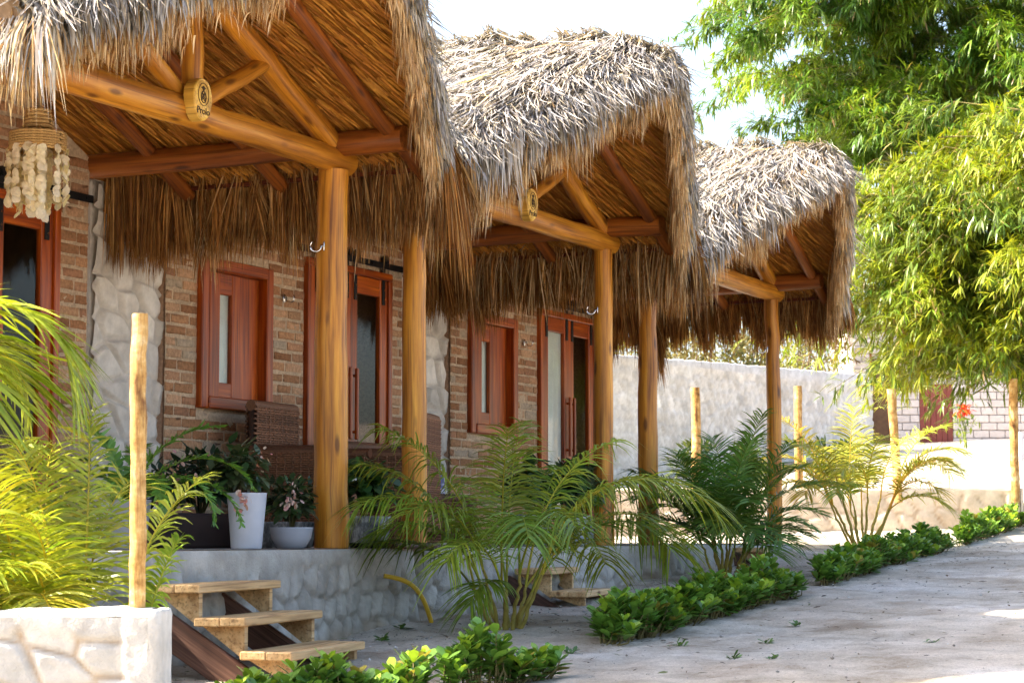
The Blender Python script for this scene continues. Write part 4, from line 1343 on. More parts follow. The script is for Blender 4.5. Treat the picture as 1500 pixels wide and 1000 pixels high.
BA = [blob(1120, 55, 33, 62), blob(1175, 125, 33, 75), blob(1260, 60, 34, 140), blob(1245, 180, 33, 90), blob(1400, 60, 34, 160), blob(1330, 220, 33, 115), blob(1440, 180, 34, 130), blob(1290, -60, 35, 160),
      blob(1470, -60, 35, 180), blob(1300, 300, 33, 70), blob(1170, -40, 34, 90), blob(1600, 60, 34, 160), blob(1340, 120, 35, 150), blob(1480, 110, 35, 150), blob(1210, 240, 34, 50), blob(1280, 240, 33, 70), blob(1255, 310, 32.5, 45), blob(1300, 350, 32, 60), blob(1380, 190, 32, 90), blob(1160, 190, 33.5, 35)]
BB = [blob(1475, 230, 26, 80), blob(1400, 320, 26, 90), blob(1330, 400, 26.5, 72), blob(1480, 380, 26, 130), blob(1400, 450, 26.5, 95), blob(1330, 455, 27, 30), blob(1375, 520, 27, 38), blob(1420, 545, 26.5, 42), blob(1500, 480, 26, 90),
      blob(1570, 300, 26, 150), blob(1298, 425, 26.5, 36), blob(1440, 290, 26.5, 90), blob(1450, 430, 27, 120)]
ba = at(1800, 640, 37); ba[2] = float(G(ba[0], ba[1])) - .05
bamboo('bamboo_clump', 'tall bamboo filling the upper right sky above the farthest roof', ba, BA, 25000, .24, .026, ((.06, .15, .016), (.22, .31, .02)), 6)
bb = at(1760, 700, 28); bb[2] = float(G(bb[0], bb[1])) - .05
bamboo('bamboo_clump', 'lower drooping bamboo hanging over the block building at the right', bb, BB, 18500, .195, .0205, ((.09, .16, .02), (.33, .38, .022)), 6)


# ------------------------------------------------------------------ bushes
def bush(name, label, base, r, h, n_, cols, leafL, leafW, group=None, cat='bush', trunk=.05, mat='bushleaf', zc=.55):
    base = np.asarray(base, float)
    root = thing(name, label, cat, base, group)
    ms = MB(); mb = MB()
    nsub = max(10, n_ // 60)
    dirs = rand_dirs(nsub, -.5)
    cen = base + UPV * h * zc + dirs * np.array([r, r, h * .45]) * rng.uniform(.3, 1, (nsub, 1)) ** .5
    tube(ms, logpath(base - UPV * .05, base + UPV * h * .5, 6, .02 * h), np.linspace(trunk, trunk * .6, 6), 8, col=(.20, .14, .09), caps=False)
    for c in cen[::2]:
        tube(ms, np.stack([base + UPV * h * rng.uniform(.1, .4), (base + c) / 2 + UPV * .1 * h, c]), [trunk * .5, trunk * .3, trunk * .12], 5, col=(.20, .14, .09), caps=False)
    X, D, C = [], [], []
    cols = np.array(cols)
    for c, o in zip(cen, dirs):
        k = int(n_ / nsub * rng.uniform(.5, 1.5)); sr = r * rng.uniform(.22, .4)
        dd = rand_dirs(k)
        X.append(c + dd * sr * rng.uniform(.3, 1, (k, 1)) * np.array([1, 1, .8])); D.append(unit(dd + o * .5 + UPV * .1 + rng.normal(0, .4, (k, 3))))
        C.append(np.tile(cols[rng.integers(0, len(cols))], (k, 1)) * (1 + rng.normal(0, .22, (k, 1))))
    X = np.concatenate(X); D = np.concatenate(D); C = np.concatenate(C)
    k = len(X); L = rng.uniform(.7, 1.2, k) * leafL
    X[:, 2] = np.maximum(X[:, 2], base[2] + .02)
    leaves(mb, X, D, L, L * leafW, np.clip(C, .01, .7), bend=.2, K=4, prof=np.array([.2, .95, .8, .06]))
    ms.build('trunk', M['bark'], root); mb.build('crown', M[mat], root)
    return root


OLIVE = [(.17, .16, .05), (.22, .19, .07), (.12, .13, .04), (.26, .22, .11), (.20, .14, .07)]
for i, (px, Z, r, h, lab) in enumerate(((920, 43, 1.2, 2.9, 'olive green bush behind the boundary wall, between the far posts'), (1005, 45, 1.3, 3.0, 'dry olive bush behind the boundary wall, above the dark green palm'),
                                        (1085, 46, 1.3, 3.0, 'thin brown green bush behind the boundary wall, under the farthest roof fringe'), (1165, 50, 1.4, 3.4, 'grey green bush behind the boundary wall beyond the last post'),
                                        (1230, 53, 1.2, 3.8, 'tall dry bush behind the boundary wall beside the block building'))):
    b = at(px, 560, Z); b[2] = float(G(b[0], b[1])) - .05
    bush('tree', lab, b, r, h, 2600, OLIVE if i % 2 else OLIVE[:3] + [(.24, .25, .06)], .13, .5, 'bushy trees behind the boundary wall', 'tree', .06, zc=.62)

b = at(1225, 700, 27.5); b[2] = float(G(b[0], b[1])) - .05
bush('shrub', 'dark green shrub in the yard behind the sunlit palm', b, .5, 1.0, 900, [(.06, .10, .03), (.09, .13, .035)], .12, .4, None, 'shrub', .03)
b = at(1060, 690, 31); b[2] = float(G(b[0], b[1])) - .05
bush('shrub', 'low dark plants at the foot of the boundary wall behind the dark green palm', b, .75, 1.0, 900, [(.05, .08, .03), (.08, .11, .03)], .12, .4, None, 'shrub', .03)
# red blossoms by the red door
b = at(1412, 640, 46); b[2] = float(G(b[0], b[1])) - .03
root = thing('flowering_plant', 'thin plant with bright red blossoms right of the red door', 'plant', b)
mb = MB(); top = at(1412, 600, 46)
for k in range(4): tube(mb, np.stack([b + rng.normal(0, .04, 3), (b + top) / 2 + rng.normal(0, .05, 3), top + rng.normal(0, .12, 3)]), [.012, .009, .006], 6, col=(.16, .2, .05), caps=False)
mb.build('stem', M['bark'], root)
mb = MB(); n_ = 60; d = rand_dirs(n_)
leaves(mb, top + rng.normal(0, .06, (n_, 3)) * np.array([1.2, 1.2, .8]), d, rng.uniform(.09, .16, n_), np.full(n_, .06), pick([(.75, .03, .015), (.7, .08, .02), (.8, .2, .03)], n_), bend=.3, K=4, prof=np.array([.3, 1, .8, .1]))
mb.build('blossom', M['petal'], root)
mb = MB(); n_ = 70; d = rand_dirs(n_)
leaves(mb, (b + top) / 2 + UPV * .2 + rng.normal(0, .14, (n_, 3)) * np.array([1, 1, 1.6]), d, rng.uniform(.12, .2, n_), np.full(n_, .06), pick([(.10, .18, .03), (.2, .26, .04)], n_), bend=.3, K=4, prof=np.array([.3, 1, .8, .1]))
mb.build('foliage', M['leaf'], root)


# ------------------------------------------------------------------ potted plants and porch things
def pot(parent, c, prof, mat, sx=1, sy=1, col=(.5, .5, .5), name='pot'):
    prof = np.array(prof); mb = MB()
    inner = prof[-1] * np.array([1, 1]) + np.array([-.012, .0])
    full = [(0.001, prof[0][1])] + list(map(tuple, prof)) + [tuple(inner), (inner[0] - .006, inner[1] - .05), (0.001, inner[1] - .05)]
    lathe(mb, full, c, 32, col, sx, sy)
    o = mb.build(name, M[mat], parent, org=c)
    return o


def clumpleaves(parent, c, r, h, n_, cols, L, wr, droop=.2, name='foliage', mat='leaf'):
    mb = MB()
    d = rand_dirs(n_, -.35)
    X = np.asarray(c) + d * np.array([r, r, h]) * rng.uniform(.25, 1, (n_, 1))
    dd = unit(d * np.array([1, 1, .6]) + rng.normal(0, .5, (n_, 3)) - UPV * droop)
    l = rng.uniform(.7, 1.2, n_) * L
    leaves(mb, X, dd, l, l * wr, pick(cols, n_, .2), bend=.25, K=5, prof=np.array([.15, .85, 1, .6, .05]))
    for k in range(14):
        e = X[rng.integers(0, n_)]
        tube(mb, np.stack([np.asarray(c) - UPV * h * .9, (np.asarray(c) + e) / 2, e]), [.006, .005, .003], 5, col=(.10, .10, .04), caps=False)
    return mb.build(name, M[mat], parent)


def flowers(parent, c, spread, n_, cols, size=.03, hang=.5):
    mb = MB()
    X = np.asarray(c) + rng.normal(0, 1, (n_, 3)) * np.asarray(spread)
    d = unit(rng.normal(0, .6, (n_, 3)) - UPV * hang)
    l = rng.uniform(.7, 1.3, n_) * size
    leaves(mb, X, d, l, l * .8, pick(cols, n_, .12), bend=.2, K=4, prof=np.array([.25, .9, 1, .3]))
    return mb.build('blossom', M['petal'], parent)


DKG = [(.035, .075, .025), (.05, .10, .03), (.06, .085, .04)]
PINK = [(.72, .40, .36), (.80, .55, .50), (.66, .28, .28), (.82, .70, .64)]

# fern in a grey pot
c = np.array([-.45, -1.44, 0.0])
root = thing('potted_fern', 'big fern in a grey pot behind the wooden pole', 'potted plant', c, 'potted plants on the porch')
pot(root, c, [(.085, 0), (.09, .01), (.118, .27), (.122, .275)], 'potgrey')
mb = MB(); lathe(mb, [(.001, .245), (.105, .24)], c, 24); mb.build('soil', M['soil'], root)
for az, el, L, dr in ((10, 62, .85, 120), (355, 45, .75, 120), (25, 72, .75, 70), (340, 55, .7, 145), (180, 70, .6, 100), (165, 60, .6, 120), (200, 50, .5, 130), (90, 75, .6, 80), (270, 65, .5, 130), (300, 58, .6, 140), (150, 80, .65, 60)):
    frond(root, c + np.array([*rng.normal(0, .02, 2), .24]), az, el, L, dr, .075, 50, (.13, .27, .04), .022, start=.06, stiff=.9, vee=.15, rr=.005)

# long dark planter
c = np.array([-.75, -.42, 0.0])
root = thing('planter_box', 'long dark brown planter box with dark leafy plant between the fern and the tall pot', 'planter', c)
mb = MB(); box(mb, c + np.array([0, 0, .105]), (.26, 1.05, .21), bev=.012); mb.build('box', M['planter'], root, smooth=False)
clumpleaves(root, c + np.array([0, .12, .37]), .22, .24, 420, [(.02, .04, .022), (.03, .055, .03), (.035, .06, .022)], .09, .5)
clumpleaves(root, c + np.array([0, -.22, .33]), .18, .18, 200, [(.02, .04, .022), (.03, .055, .03)], .08, .5)
flowers(root, c + np.array([.1, -.2, .50]), (.05, .08, .05), 16, PINK, .028)

# tall pale pot with pink begonia
c = np.array([-.03, -.90, 0.0])
root = thing('potted_plant', 'pink flowering plant in a tall pale grey pot', 'potted plant', c, 'potted plants on the porch')
pot(root, c, [(.082, 0), (.088, .008), (.113, .31), (.116, .318)], 'potwhite')
mb = MB(); lathe(mb, [(.001, .29), (.1, .285)], c, 24); mb.build('soil', M['soil'], root)
clumpleaves(root, c + np.array([-.05, -.03, .42]), .17, .19, 260, DKG + [(.08, .10, .045)], .085, .6)
flowers(root, c + np.array([.06, -.14, .28]), (.02, .022, .04), 16, PINK, .032, 1.0)
flowers(root, c + np.array([.03, .08, .52]), (.03, .03, .035), 18, PINK[1:], .022)

# shallow bowl
c = np.array([-.08, -.33, 0.0])
root = thing('potted_plant', 'pink flowering plant in a shallow pale bowl beside the thick near post', 'potted plant', c, 'potted plants on the porch')
pot(root, c, [(.07, 0), (.085, .006), (.118, .06), (.128, .118), (.130, .125)], 'potgrey')
mb = MB(); lathe(mb, [(.001, .10), (.112, .095)], c, 24); mb.build('soil', M['soil'], root)
clumpleaves(root, c + np.array([0, .0, .24]), .13, .17, 240, DKG + [(.08, .10, .05)], .065, .6)
flowers(root, c + np.array([.08, -.12, .27]), (.025, .02, .03), 26, PINK, .03, .9)
flowers(root, c + np.array([.05, -.04, .36]), (.02, .02, .045), 20, PINK, .024)

# marbled concrete pot
def mottled():
    m, nt, b, out = newmat('mottled_concrete')
    tc = attr(nt, 'gr').outputs[1]
    n = noise(nt, tc, 16, 6, .7, (1, 1, .45)); n2 = noise(nt, tc, 60, 3, .6)
    col = ramp(nt, [(.36, (.07, .075, .08)), (.5, (.20, .205, .21)), (.62, (.55, .56, .56))], n)
    nt.links.new(col, b.inputs['Base Color']); b.inputs['Roughness'].default_value = .85
    bump(nt, b, n2, .5, .006)
    return m
M['mottled'] = mottled()
c = np.array([.0, .43, 0.0])
root = thing('potted_plant', 'green leafy plant in a mottled concrete pot right of the thick near post', 'potted plant', c, 'potted plants on the porch')
pot(root, c + np.array([0, 0, .03]), [(.125, 0), (.13, .006), (.165, .155), (.168, .165)], 'mottled')
mb = MB(); lathe(mb, [(.001, 0), (.10, 0), (.10, .03), (.001, .03)], c, 20); mb.build('pot_foot', M['black'], root)
mb = MB(); lathe(mb, [(.001, .17), (.145, .165)], c, 24); mb.build('soil', M['soil'], root)
clumpleaves(root, c + np.array([-.03, .0, .36]), .20, .19, 260, [(.04, .10, .025), (.06, .14, .03), (.05, .09, .03)], .10, .55)
clumpleaves(root, c + np.array([.06, .02, .30]), .12, .12, 24, [(.16, .33, .04)], .10, .55)
# dark low mottled trough behind the bowl
c = np.array([-.42, .12, 0.0])
root = thing('potted_plant', 'dark leafy plant in a low mottled trough behind the thick near post', 'potted plant', c, 'potted plants on the porch')
pot(root, c, [(.15, 0), (.16, .01), (.19, .15), (.195, .16)], 'mottled', 1, 1.5)
clumpleaves(root, c + np.array([.02, .02, .28]), .22, .16, 300, DKG, .08, .55)
# far porch pots
for (q, s, pr, mt, lab, hh) in ((-.15, 3.95, [(.09, 0), (.095, .01), (.125, .22), (.128, .228)], 'potgrey', 'leafy plant in a grey pot beside the second post of the row', .26),
                                (-.30, 3.45, [(.12, 0), (.14, .02), (.17, .18), (.16, .24)], 'mottled', 'plant in a dark round mottled pot behind the central palm', .27),
                                (-.35, 4.55, [(.12, 0), (.13, .02), (.15, .2), (.15, .21)], 'potgrey', 'bushy plant in a pot between the second and third posts', .26)):
    c = np.array([q, s, 0.0])
    root = thing('potted_plant', lab, 'potted plant', c, 'potted plants on the porch')
    pot(root, c, pr, mt)
    clumpleaves(root, c + np.array([0, 0, hh + .16]), .22, .22, 260, DKG + [(.05, .12, .03)], .13, .55)


# wicker armchairs
def weave(mb, c, size, ax, nz):
    """panel of horizontal woven strands over a core"""
    size = np.asarray(size); ax = np.asarray(ax)
    box(mb, c, size * np.array([.98, .7, .98]), ax=ax, bev=.01, col=(.045, .022, .013))
    hgt = size[2] / nz
    for u_ in np.arange(-size[0] / 2 + .03, size[0] / 2, .062):
        for sd in (-1, 1):
            tube(mb, np.array([[u_, sd * size[1] * .44, -size[2] / 2], [u_, sd * size[1] * .44, size[2] / 2]]) @ ax + c, .008, 5, col=(.20, .09, .045), caps=False)
    tube(mb, np.array([[-size[0] / 2, 0, size[2] / 2], [size[0] / 2, 0, size[2] / 2]]) @ ax + c, size[1] * .5, 8, col=(.19, .085, .042))
    for k in range(nz):
        z = -size[2] / 2 + hgt * (k + .5)
        m_ = max(4, int(size[0] / .022))
        u = np.linspace(-size[0] / 2, size[0] / 2, m_)
        for sd in (-1, 1):
            v = sd * (size[1] * .42 + .007 * np.where((np.arange(m_) + k) % 2, 1, -1))
            P = np.stack([u, v, np.full(m_, z)], 1) @ ax + c
            tube(mb, P, hgt * .5, 5, col=np.array((.24, .11, .055)) * rng.uniform(.65, 1.3), caps=False)


def wicker_chair(c, rot, label, bh):
    c = np.asarray(c, float)
    root = thing('wicker_armchair', label, 'armchair', c, 'dark wicker armchairs on the porch')
    a = R_(rot); fx = np.array([math.cos(a), math.sin(a), 0]); sx_ = np.array([-math.sin(a), math.cos(a), 0])
    mb = MB(); weave(mb, c - fx * .30 + UPV * (bh / 2 + .05), (.66, .08, bh - .1), np.stack([sx_, fx, UPV]), 52); mb.build('backrest', M['rattan'], root)
    for sg in (-1, 1):
        mb = MB(); weave(mb, c + sx_ * sg * .31 + UPV * .35, (.60, .08, .60), np.stack([fx, sx_, UPV]), 38)
        tube(mb, [c + sx_ * sg * .31 - fx * .3 + UPV * .67, c + sx_ * sg * .31 + fx * .32 + UPV * .66], .035, 8, col=(.12, .05, .025))
        mb.build('armrest', M['rattan'], root)
    mb = MB(); weave(mb, c + fx * .28 + UPV * .2, (.54, .05, .3), np.stack([sx_, fx, UPV]), 14); box(mb, c + UPV * .36, (.52, .54, .05), ax=np.stack([sx_, fx, UPV]), bev=.015, col=(.06, .03, .018)); mb.build('seat', M['rattan'], root)
    mb = MB(); box(mb, c + UPV * .44 + fx * .02, (.50, .54, .11), ax=np.stack([sx_, fx, UPV]), bev=.04, col=(.62, .58, .52)); mb.build('seat_cushion', M['cloth'], root)
    return root


wicker_chair((-1.22, 1.78, 0), 4, 'dark wicker armchair in front of the window of the middle cottage', .98)
wicker_chair((-1.02, 2.52, 0), 196, 'dark wicker armchair turned towards the first, half hidden by the thick near post', .93)

# wicker bench under the doors with its cushions
root = thing('wicker_bench', 'long dark wicker bench before the doors of the middle cottage', 'bench', (-1.3, 3.2, 0))
mb = MB(); weave(mb, np.array([-1.52, 3.25, .40]), (1.55, .09, .68), np.stack([np.array([0, 1., 0]), np.array([1., 0, 0]), UPV]), 28); mb.build('backrest', M['rattan'], root)
mb = MB(); weave(mb, np.array([-1.05, 3.25, .19]), (1.5, .06, .34), np.stack([np.array([0, 1., 0]), np.array([1., 0, 0]), UPV]), 16); box(mb, (-1.28, 3.25, .375), (.5, 1.5, .04), bev=.01, col=(.06, .03, .018)); mb.build('seat', M['rattan'], root)


def cushion(c, size, rot, label, cols, stripe=18, tilt=60):
    mb = MB(); n_ = 26
    u = np.linspace(-1, 1, n_); U, V = np.meshgrid(u, u, indexing='ij')
    puff = np.clip((1 - U ** 4) * (1 - V ** 4), 0, 1) ** .5
    a = R_(rot); ct, st = math.cos(R_(tilt)), math.sin(R_(tilt))
    W = np.array([math.cos(a), math.sin(a), 0]); nrm = np.array([math.sin(a) * st, -math.cos(a) * st, ct]); Hh = np.cross(nrm, W)
    for sd in (-1, 1):
        P = np.asarray(c) + U[..., None] * W * size[0] / 2 + V[..., None] * Hh * size[1] / 2 + (sd * puff * size[2] / 2)[..., None] * nrm
        k = ((np.floor(U * stripe / 2 + 3 * np.abs(((V * 4) % 2) - 1)) % 2) > .5)[..., None]
        grid(mb, P, np.where(k, np.array(cols[0]), np.array(cols[1])))
    return tag(mb.build('cushion', M['cloth'], org=c), label, 'cushion', 'cushions on the porch seats')


cushion((-1.02, 2.95, .60), (.36, .34, .13), 30, 'zigzag patterned cushion on the bench beside the thick near post', ((.42, .34, .26), (.10, .06, .045)), 16)
# dark lidded basket and printed bag on the bench
c = np.array([-1.12, 3.22, .395])
root = thing('storage_jar', 'dark navy lidded jar standing on the bench', 'jar', c)
mb = MB(); lathe(mb, [(.001, 0), (.09, 0), (.10, .02), (.10, .20), (.095, .22), (.001, .22)], c, 24, (.02, .022, .05)); mb.build('jar_body', M['cloth'], root)
mb = MB(); lathe(mb, [(.001, .221), (.105, .221), (.105, .25), (.03, .27), (.02, .29), (.001, .295)], c, 24, (.03, .03, .06)); mb.build('lid', M['cloth'], root)
mb = MB()
c = np.array([-1.15, 3.55, .395])
nU, nV = 24, 20
U, V = np.meshgrid(np.linspace(0, 2 * math.pi, nU), np.linspace(0, 1, nV), indexing='ij')
P = c + np.stack([.05 * np.cos(U) * (1 - .7 * V), .11 * np.sign(np.sin(U)) * np.abs(np.sin(U)) ** .5, V * .24], -1)
k = (np.sin(U * 3 + V * 9) * np.sin(V * 16 + U) > .2)[..., None]
grid(mb, P, np.where(k, np.array((.65, .62, .68)), np.array((.16, .17, .38))))
tag(mb.build('printed_bag', M['cloth'], org=c), 'small blue and white printed bag at the end of the bench', 'bag')

# yellow hose
mb = MB(); t = np.linspace(0, 1, 14)
P = np.array([.20, .30, -.17]) * (1 - t)[:, None] + np.array([.36, .62, -.46]) * t[:, None]
P[:, 2] += .07 * np.sin(t * math.pi); P[:, 0] += .05 * np.sin(t * math.pi)
tube(mb, P, .015, 10); tag(mb.build('hose', M['hose'], org=P[0]), 'short yellow plastic conduit curving out of the near terrace to the sand', 'hose')

# loose stone block by the pot foot / plank between the terraces
mb = MB(); box(mb, (.10, .72, .012), (.22, .55, .035), bev=.008); tag(mb.build('plank', M['board'], org=(.1, .72, 0)), 'grey brown plank lying on the terrace beside the mottled pot', 'plank')

# ------------------------------------------------------------------ shell lamp
c = np.array([-.9, -1.74, 2.33])
root = thing('shell_lamp', 'hanging lamp of pale shell discs under a woven ring in the nearest porch', 'lamp', c)
mb = MB()
for k in range(7):
    z = -.012 - k * .015; n_ = 48; a = np.linspace(0, 2 * math.pi, n_)
    r = .150 + .004 * np.where((np.arange(n_) + k) % 2, 1, -1)
    tube(mb, c + np.stack([r * np.cos(a), r * np.sin(a), np.full(n_, z)], 1), .009, 5, col=np.array((.52, .33, .13)) * rng.uniform(.85, 1.15), caps=False)
mb.build('woven_ring', M['rattan'], root)
mb = MB()
for k in range(5):
    z = .03 + k * .022; n_ = 32; a = np.linspace(0, 2 * math.pi, n_)
    r = (.075 - .004 * k) + .003 * np.where((np.arange(n_) + k) % 2, 1, -1)
    tube(mb, c + np.stack([r * np.cos(a), r * np.sin(a), np.full(n_, z)], 1), .012, 5, col=np.array((.50, .31, .12)) * rng.uniform(.85, 1.15), caps=False)
tube(mb, [c + UPV * .13, c + UPV * .84], .006, 6, col=(.3, .2, .1))
for a in np.arange(0, 6.28, .785): tube(mb, [c + np.array([.07 * math.cos(a), .07 * math.sin(a), .03]), c + np.array([.148 * math.cos(a), .148 * math.sin(a), -.02])], .005, 5, col=(.45, .3, .13))
mb.build('lamp_cap', M['rattan'], root)
mb = MB(); ms = MB()
def disc(p, n_, r, col):
    n_ = unit(n_); u = unit(np.cross(n_, UPV + np.array([.01, 0, 0]))); v = np.cross(n_, u)
    a = np.arange(12) / 12 * 2 * math.pi
    rr = r * (1 + rng.normal(0, .06, 12))
    V = p + np.cos(a)[:, None] * rr[:, None] * u + np.sin(a)[:, None] * rr[:, None] * v
    mb.add(np.concatenate([V, [p + n_ * r * .22]]), tris=[[i, (i + 1) % 12, 12] for i in range(12)], col=col)
for s_ in range(46):
    a = rng.uniform(0, 6.283); rr = .152 if s_ < 30 else rng.uniform(.04, .12)
    ln = rng.uniform(.26, .34) if s_ < 30 else rng.uniform(.34, .40)
    x0 = c + np.array([rr * math.cos(a), rr * math.sin(a), -.10])
    tube(ms, [x0, x0 - UPV * ln], .0015, 4, col=(.6, .55, .45), caps=False)
    for z in np.arange(.01, ln, .036):
        o = np.array([math.cos(a), math.sin(a), 0]) + rng.normal(0, .55, 3)
        k = rng.uniform(.85, 1.1)
        disc(x0 - UPV * z + unit(o) * .012, o, rng.uniform(.024, .034), np.clip(np.array((.86, .79, .66)) * k, 0, .9))
sh = mb.build('shell_strings', M['shell'], root, smooth=False); ms.build('thread', M['cloth'], sh)


# ------------------------------------------------------------------ round name signs
def sign(yc, label, xoff=.0):
    c = np.array([.115, yc, 2.44]); out = np.array([1.0, 0, 0])
    root = thing('name_sign', label, 'sign', c, 'carved log slice signs')
    mb = MB(); n_ = 40; a = np.arange(n_) / n_ * 2 * math.pi
    rw, rh = .088, .118
    wob = 1 + .02 * np.sin(3 * a) + .012 * np.sin(7 * a + 1)
    for k, (x, f) in enumerate(((-.035, 1), (.03, 1.0), (.036, .96))):
        pass
    rings = [np.stack([np.full(n_, x), rw * f * wob * np.cos(a), rh * f * wob * np.sin(a)], 1) + c for x, f in ((-.035, .99), (.028, 1), (.035, .95), (.032, .88), (.035, .84))]
    V = np.concatenate(rings + [[c + out * .035], [c - out * .035]])
    q = [[k * n_ + i, k * n_ + (i + 1) % n_, (k + 1) * n_ + (i + 1) % n_, (k + 1) * n_ + i] for k in range(4) for i in range(n_)]
    t = [[4 * n_ + i, 4 * n_ + (i + 1) % n_, 5 * n_] for i in range(n_)] + [[(i + 1) % n_, i, 5 * n_ + 1] for i in range(n_)]
    g = (V - c)[:, [0, 1, 2]] * np.array([1, 1, 1]) ; g = np.stack([g[:, 2] * .3, g[:, 1], g[:, 2]], 1)
    mb.add(V, quads=q, tris=t, gr=g); mb.build('log_slice', M['signwood'], root, smooth=False)
    # burnt emblem: an upright oval fruit with crossed lines and leaves inside a ring
    mb = MB(); x = .037
    def line(p, r=.0032): tube(mb, [c + np.array([x, y * .7, z * .7]) for y, z in p], r * .7, 5, caps=True)
    def ell(cy, cz, ry, rz, r=.003): line([(cy + ry * math.cos(k), cz + rz * math.sin(k)) for k in np.linspace(0, 6.283, 26)], r)
    ell(0, .035, .072, .088); ell(0, .015, .034, .044, .004)
    for k in (-.02, 0, .02):
        line([(-.026 + max(0, k), .0 + k), (.022 + min(0, k), .04 + k)], .003); line([(.026 + min(0, -k), .0 + k), (-.022, .04 + k)], .003)
    for dy in (-.03, -.015, 0, .015, .03): line([(0, .06), (dy * .5, .085), (dy, .105 - abs(dy) * .6)], .004)
    mb.build('emblem', M['ink'], root)
    cu = bpy.data.curves.new('lettering', 'FONT'); cu.body = 'Prolo'; cu.size = .056; cu.align_x = 'CENTER'; cu.extrude = .002; cu.offset = .0
    tc_ = bpy.data.objects.new('lettering_curve', cu); COL.objects.link(tc_); bpy.context.view_layer.update()
    me = bpy.data.meshes.new_from_object(tc_.evaluated_get(bpy.context.evaluated_depsgraph_get())); bpy.data.objects.remove(tc_)
    to = bpy.data.objects.new('lettering', me); COL.objects.link(to); to.parent = root
    to.location = (.036, 0, -.084); to.rotation_euler = (R_(90), 0, R_(90)); me.materials.clear(); me.materials.append(M['ink'])
    return root


sign(C1 - .10, 'round log slice sign with emblem and lettering on the nearest tie beam')
sign(C2 - .06, 'round log slice sign half hidden under the fringe of the middle roof')

# ------------------------------------------------------------------ weeds and litter
wl = 'tiny green weed sprouting from the open sand'
for q, s, r in ((2.35, -.25, .05), (2.75, .05, .045), (3.1, -.85, .045), (3.6, .3, .04), (2.5, 1.3, .05), (.55, -.35, .06), (.35, .25, .07), (4.2, 5.2, .06), (3.9, 3.2, .05), (2.9, -.9, .05), (1.9, -.7, .06)):
    mb = MB(); n_ = 16; z = float(Gd(q, s))
    d = unit(np.stack([rng.normal(0, 1, n_), rng.normal(0, 1, n_), rng.uniform(.25, .9, n_)], 1))
    leaves(mb, np.tile((q, s, z), (n_, 1)) + rng.normal(0, .012, (n_, 3)) * np.array([1, 1, .2]), d, rng.uniform(.6, 1.2, n_) * r, np.full(n_, r * .38), pick([(.07, .15, .03), (.11, .2, .04)], n_), bend=.2)
    tag(mb.build('weed', M['leaf'], org=(q, s, z)), wl, 'weed', 'small weeds in the sand')

mb = MB(); n_ = 3600
q = rng.uniform(.2, 6.0, n_); s = rng.uniform(-4.2, 11, n_)
near_edge = rng.random(n_) < .45
q = np.where(near_edge, rng.uniform(.2, 2.4, n_), q)
z = Gd(q, s) + .012
ang = rng.uniform(0, 6.28, n_)
d = np.stack([np.cos(ang), np.sin(ang), rng.normal(.05, .12, n_)], 1)
L = rng.uniform(.012, .06, n_)
leaves(mb, np.stack([q, s, z], 1), unit(d), L, L * rng.uniform(.12, .45, n_), pick([(.10, .07, .045), (.16, .11, .07), (.24, .18, .12), (.06, .045, .035), (.12, .13, .05)], n_, .2), bend=.1, K=4, prof=np.array([.3, 1, .7, .1]))
# pebbles
n_ = 2400
q = rng.uniform(.15, 5.5, n_); s = rng.uniform(-4, 10, n_); q = np.where(rng.random(n_) < .5, rng.uniform(.15, 1.6, n_), q); z = Gd(q, s) + .003
oc = np.array([(1, 0, 0), (0, 1, 0), (-1, 0, 0), (0, -1, 0), (0, 0, .7), (0, 0, -.7)])
sz = rng.uniform(.0025, .006, n_) * np.where(rng.random(n_) < .12, 2.4, 1)
V = np.stack([q, s, z], 1)[:, None] + oc[None] * sz[:, None, None] * rng.uniform(.7, 1.3, (n_, 6, 1))
ti = np.array([(0, 1, 4), (1, 2, 4), (2, 3, 4), (3, 0, 4), (1, 0, 5), (2, 1, 5), (3, 2, 5), (0, 3, 5)])
mb.add(V.reshape(-1, 3), tris=(ti[None] + np.arange(n_)[:, None, None] * 6).reshape(-1, 3), col=np.repeat(pick([(.4, .36, .31), (.28, .24, .2), (.55, .52, .48)], n_), 6, 0))
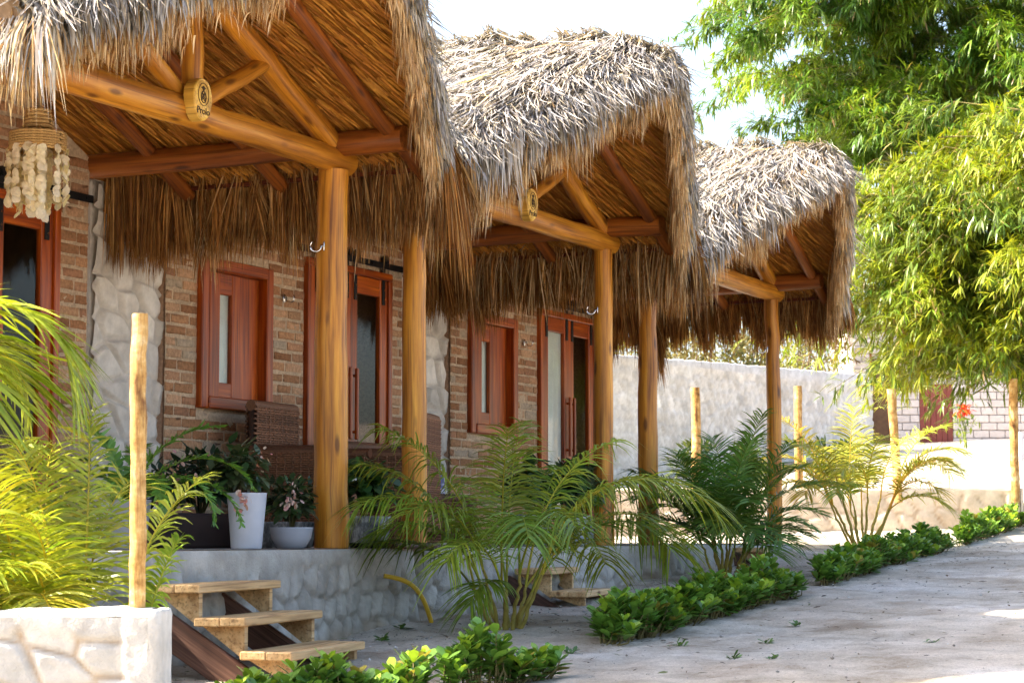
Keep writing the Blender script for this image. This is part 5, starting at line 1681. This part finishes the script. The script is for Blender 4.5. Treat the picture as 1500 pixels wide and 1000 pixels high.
lt = mb.build('ground_litter', M['litter']); tag(lt, 'dry leaf scraps and pebbles strewn over the sand', 'litter', kind='stuff')

# ------------------------------------------------------------------ light, sky, camera
EL = 42.0; AZ = R_(-1)
sd = (-RIGHT * math.cos(AZ) + AWAY * math.sin(AZ)) * math.cos(R_(EL)) + UPV * math.sin(R_(EL))
sun = bpy.data.lights.new('sun', 'SUN'); sun.energy = 5.0; sun.angle = R_(.5); sun.color = (1, .90, .75)
so = bpy.data.objects.new('sun', sun); COL.objects.link(so)
so.rotation_euler = Vector(sd).to_track_quat('Z', 'Y').to_euler()
w = bpy.data.worlds.new('World'); SC.world = w; w.use_nodes = True
nt = w.node_tree; nt.nodes.clear()
out = nt.nodes.new('ShaderNodeOutputWorld'); bg = nt.nodes.new('ShaderNodeBackground')
sky = nt.nodes.new('ShaderNodeTexSky'); sky.sky_type = 'NISHITA'; sky.sun_disc = False
sky.sun_elevation = R_(EL); sky.sun_rotation = math.atan2(sd[0], sd[1])
sky.air_density = 1.0; sky.dust_density = 4.0; sky.ozone_density = 1.0
nt.links.new(sky.outputs[0], bg.inputs[0]); bg.inputs[1].default_value = .15
nt.links.new(bg.outputs[0], out.inputs[0])

cam = bpy.data.cameras.new('camera'); cam.lens = 36 * 3200 / 1500; cam.sensor_width = 36; cam.clip_start = .1; cam.clip_end = 1500
co = bpy.data.objects.new('camera', cam); COL.objects.link(co)
co.location = (6.75, -11.5, .08); co.rotation_euler = (R_(90) + math.atan(283 / 3200), 0, TH)
cam.dof.use_dof = True; cam.dof.focus_distance = 13.6; cam.dof.aperture_fstop = 9.0
SC.camera = co
SC.view_settings.view_transform = 'Standard'; SC.view_settings.look = 'None'
SC.view_settings.gamma = 1.0; SC.view_settings.exposure = 2.1
SC.cycles.max_bounces = 8; SC.cycles.diffuse_bounces = 5; SC.cycles.transparent_max_bounces = 16
SC.cycles.use_denoising = True; SC.cycles.sample_clamp_indirect = 6.0; SC.cycles.caustics_reflective = False; SC.cycles.caustics_refractive = False
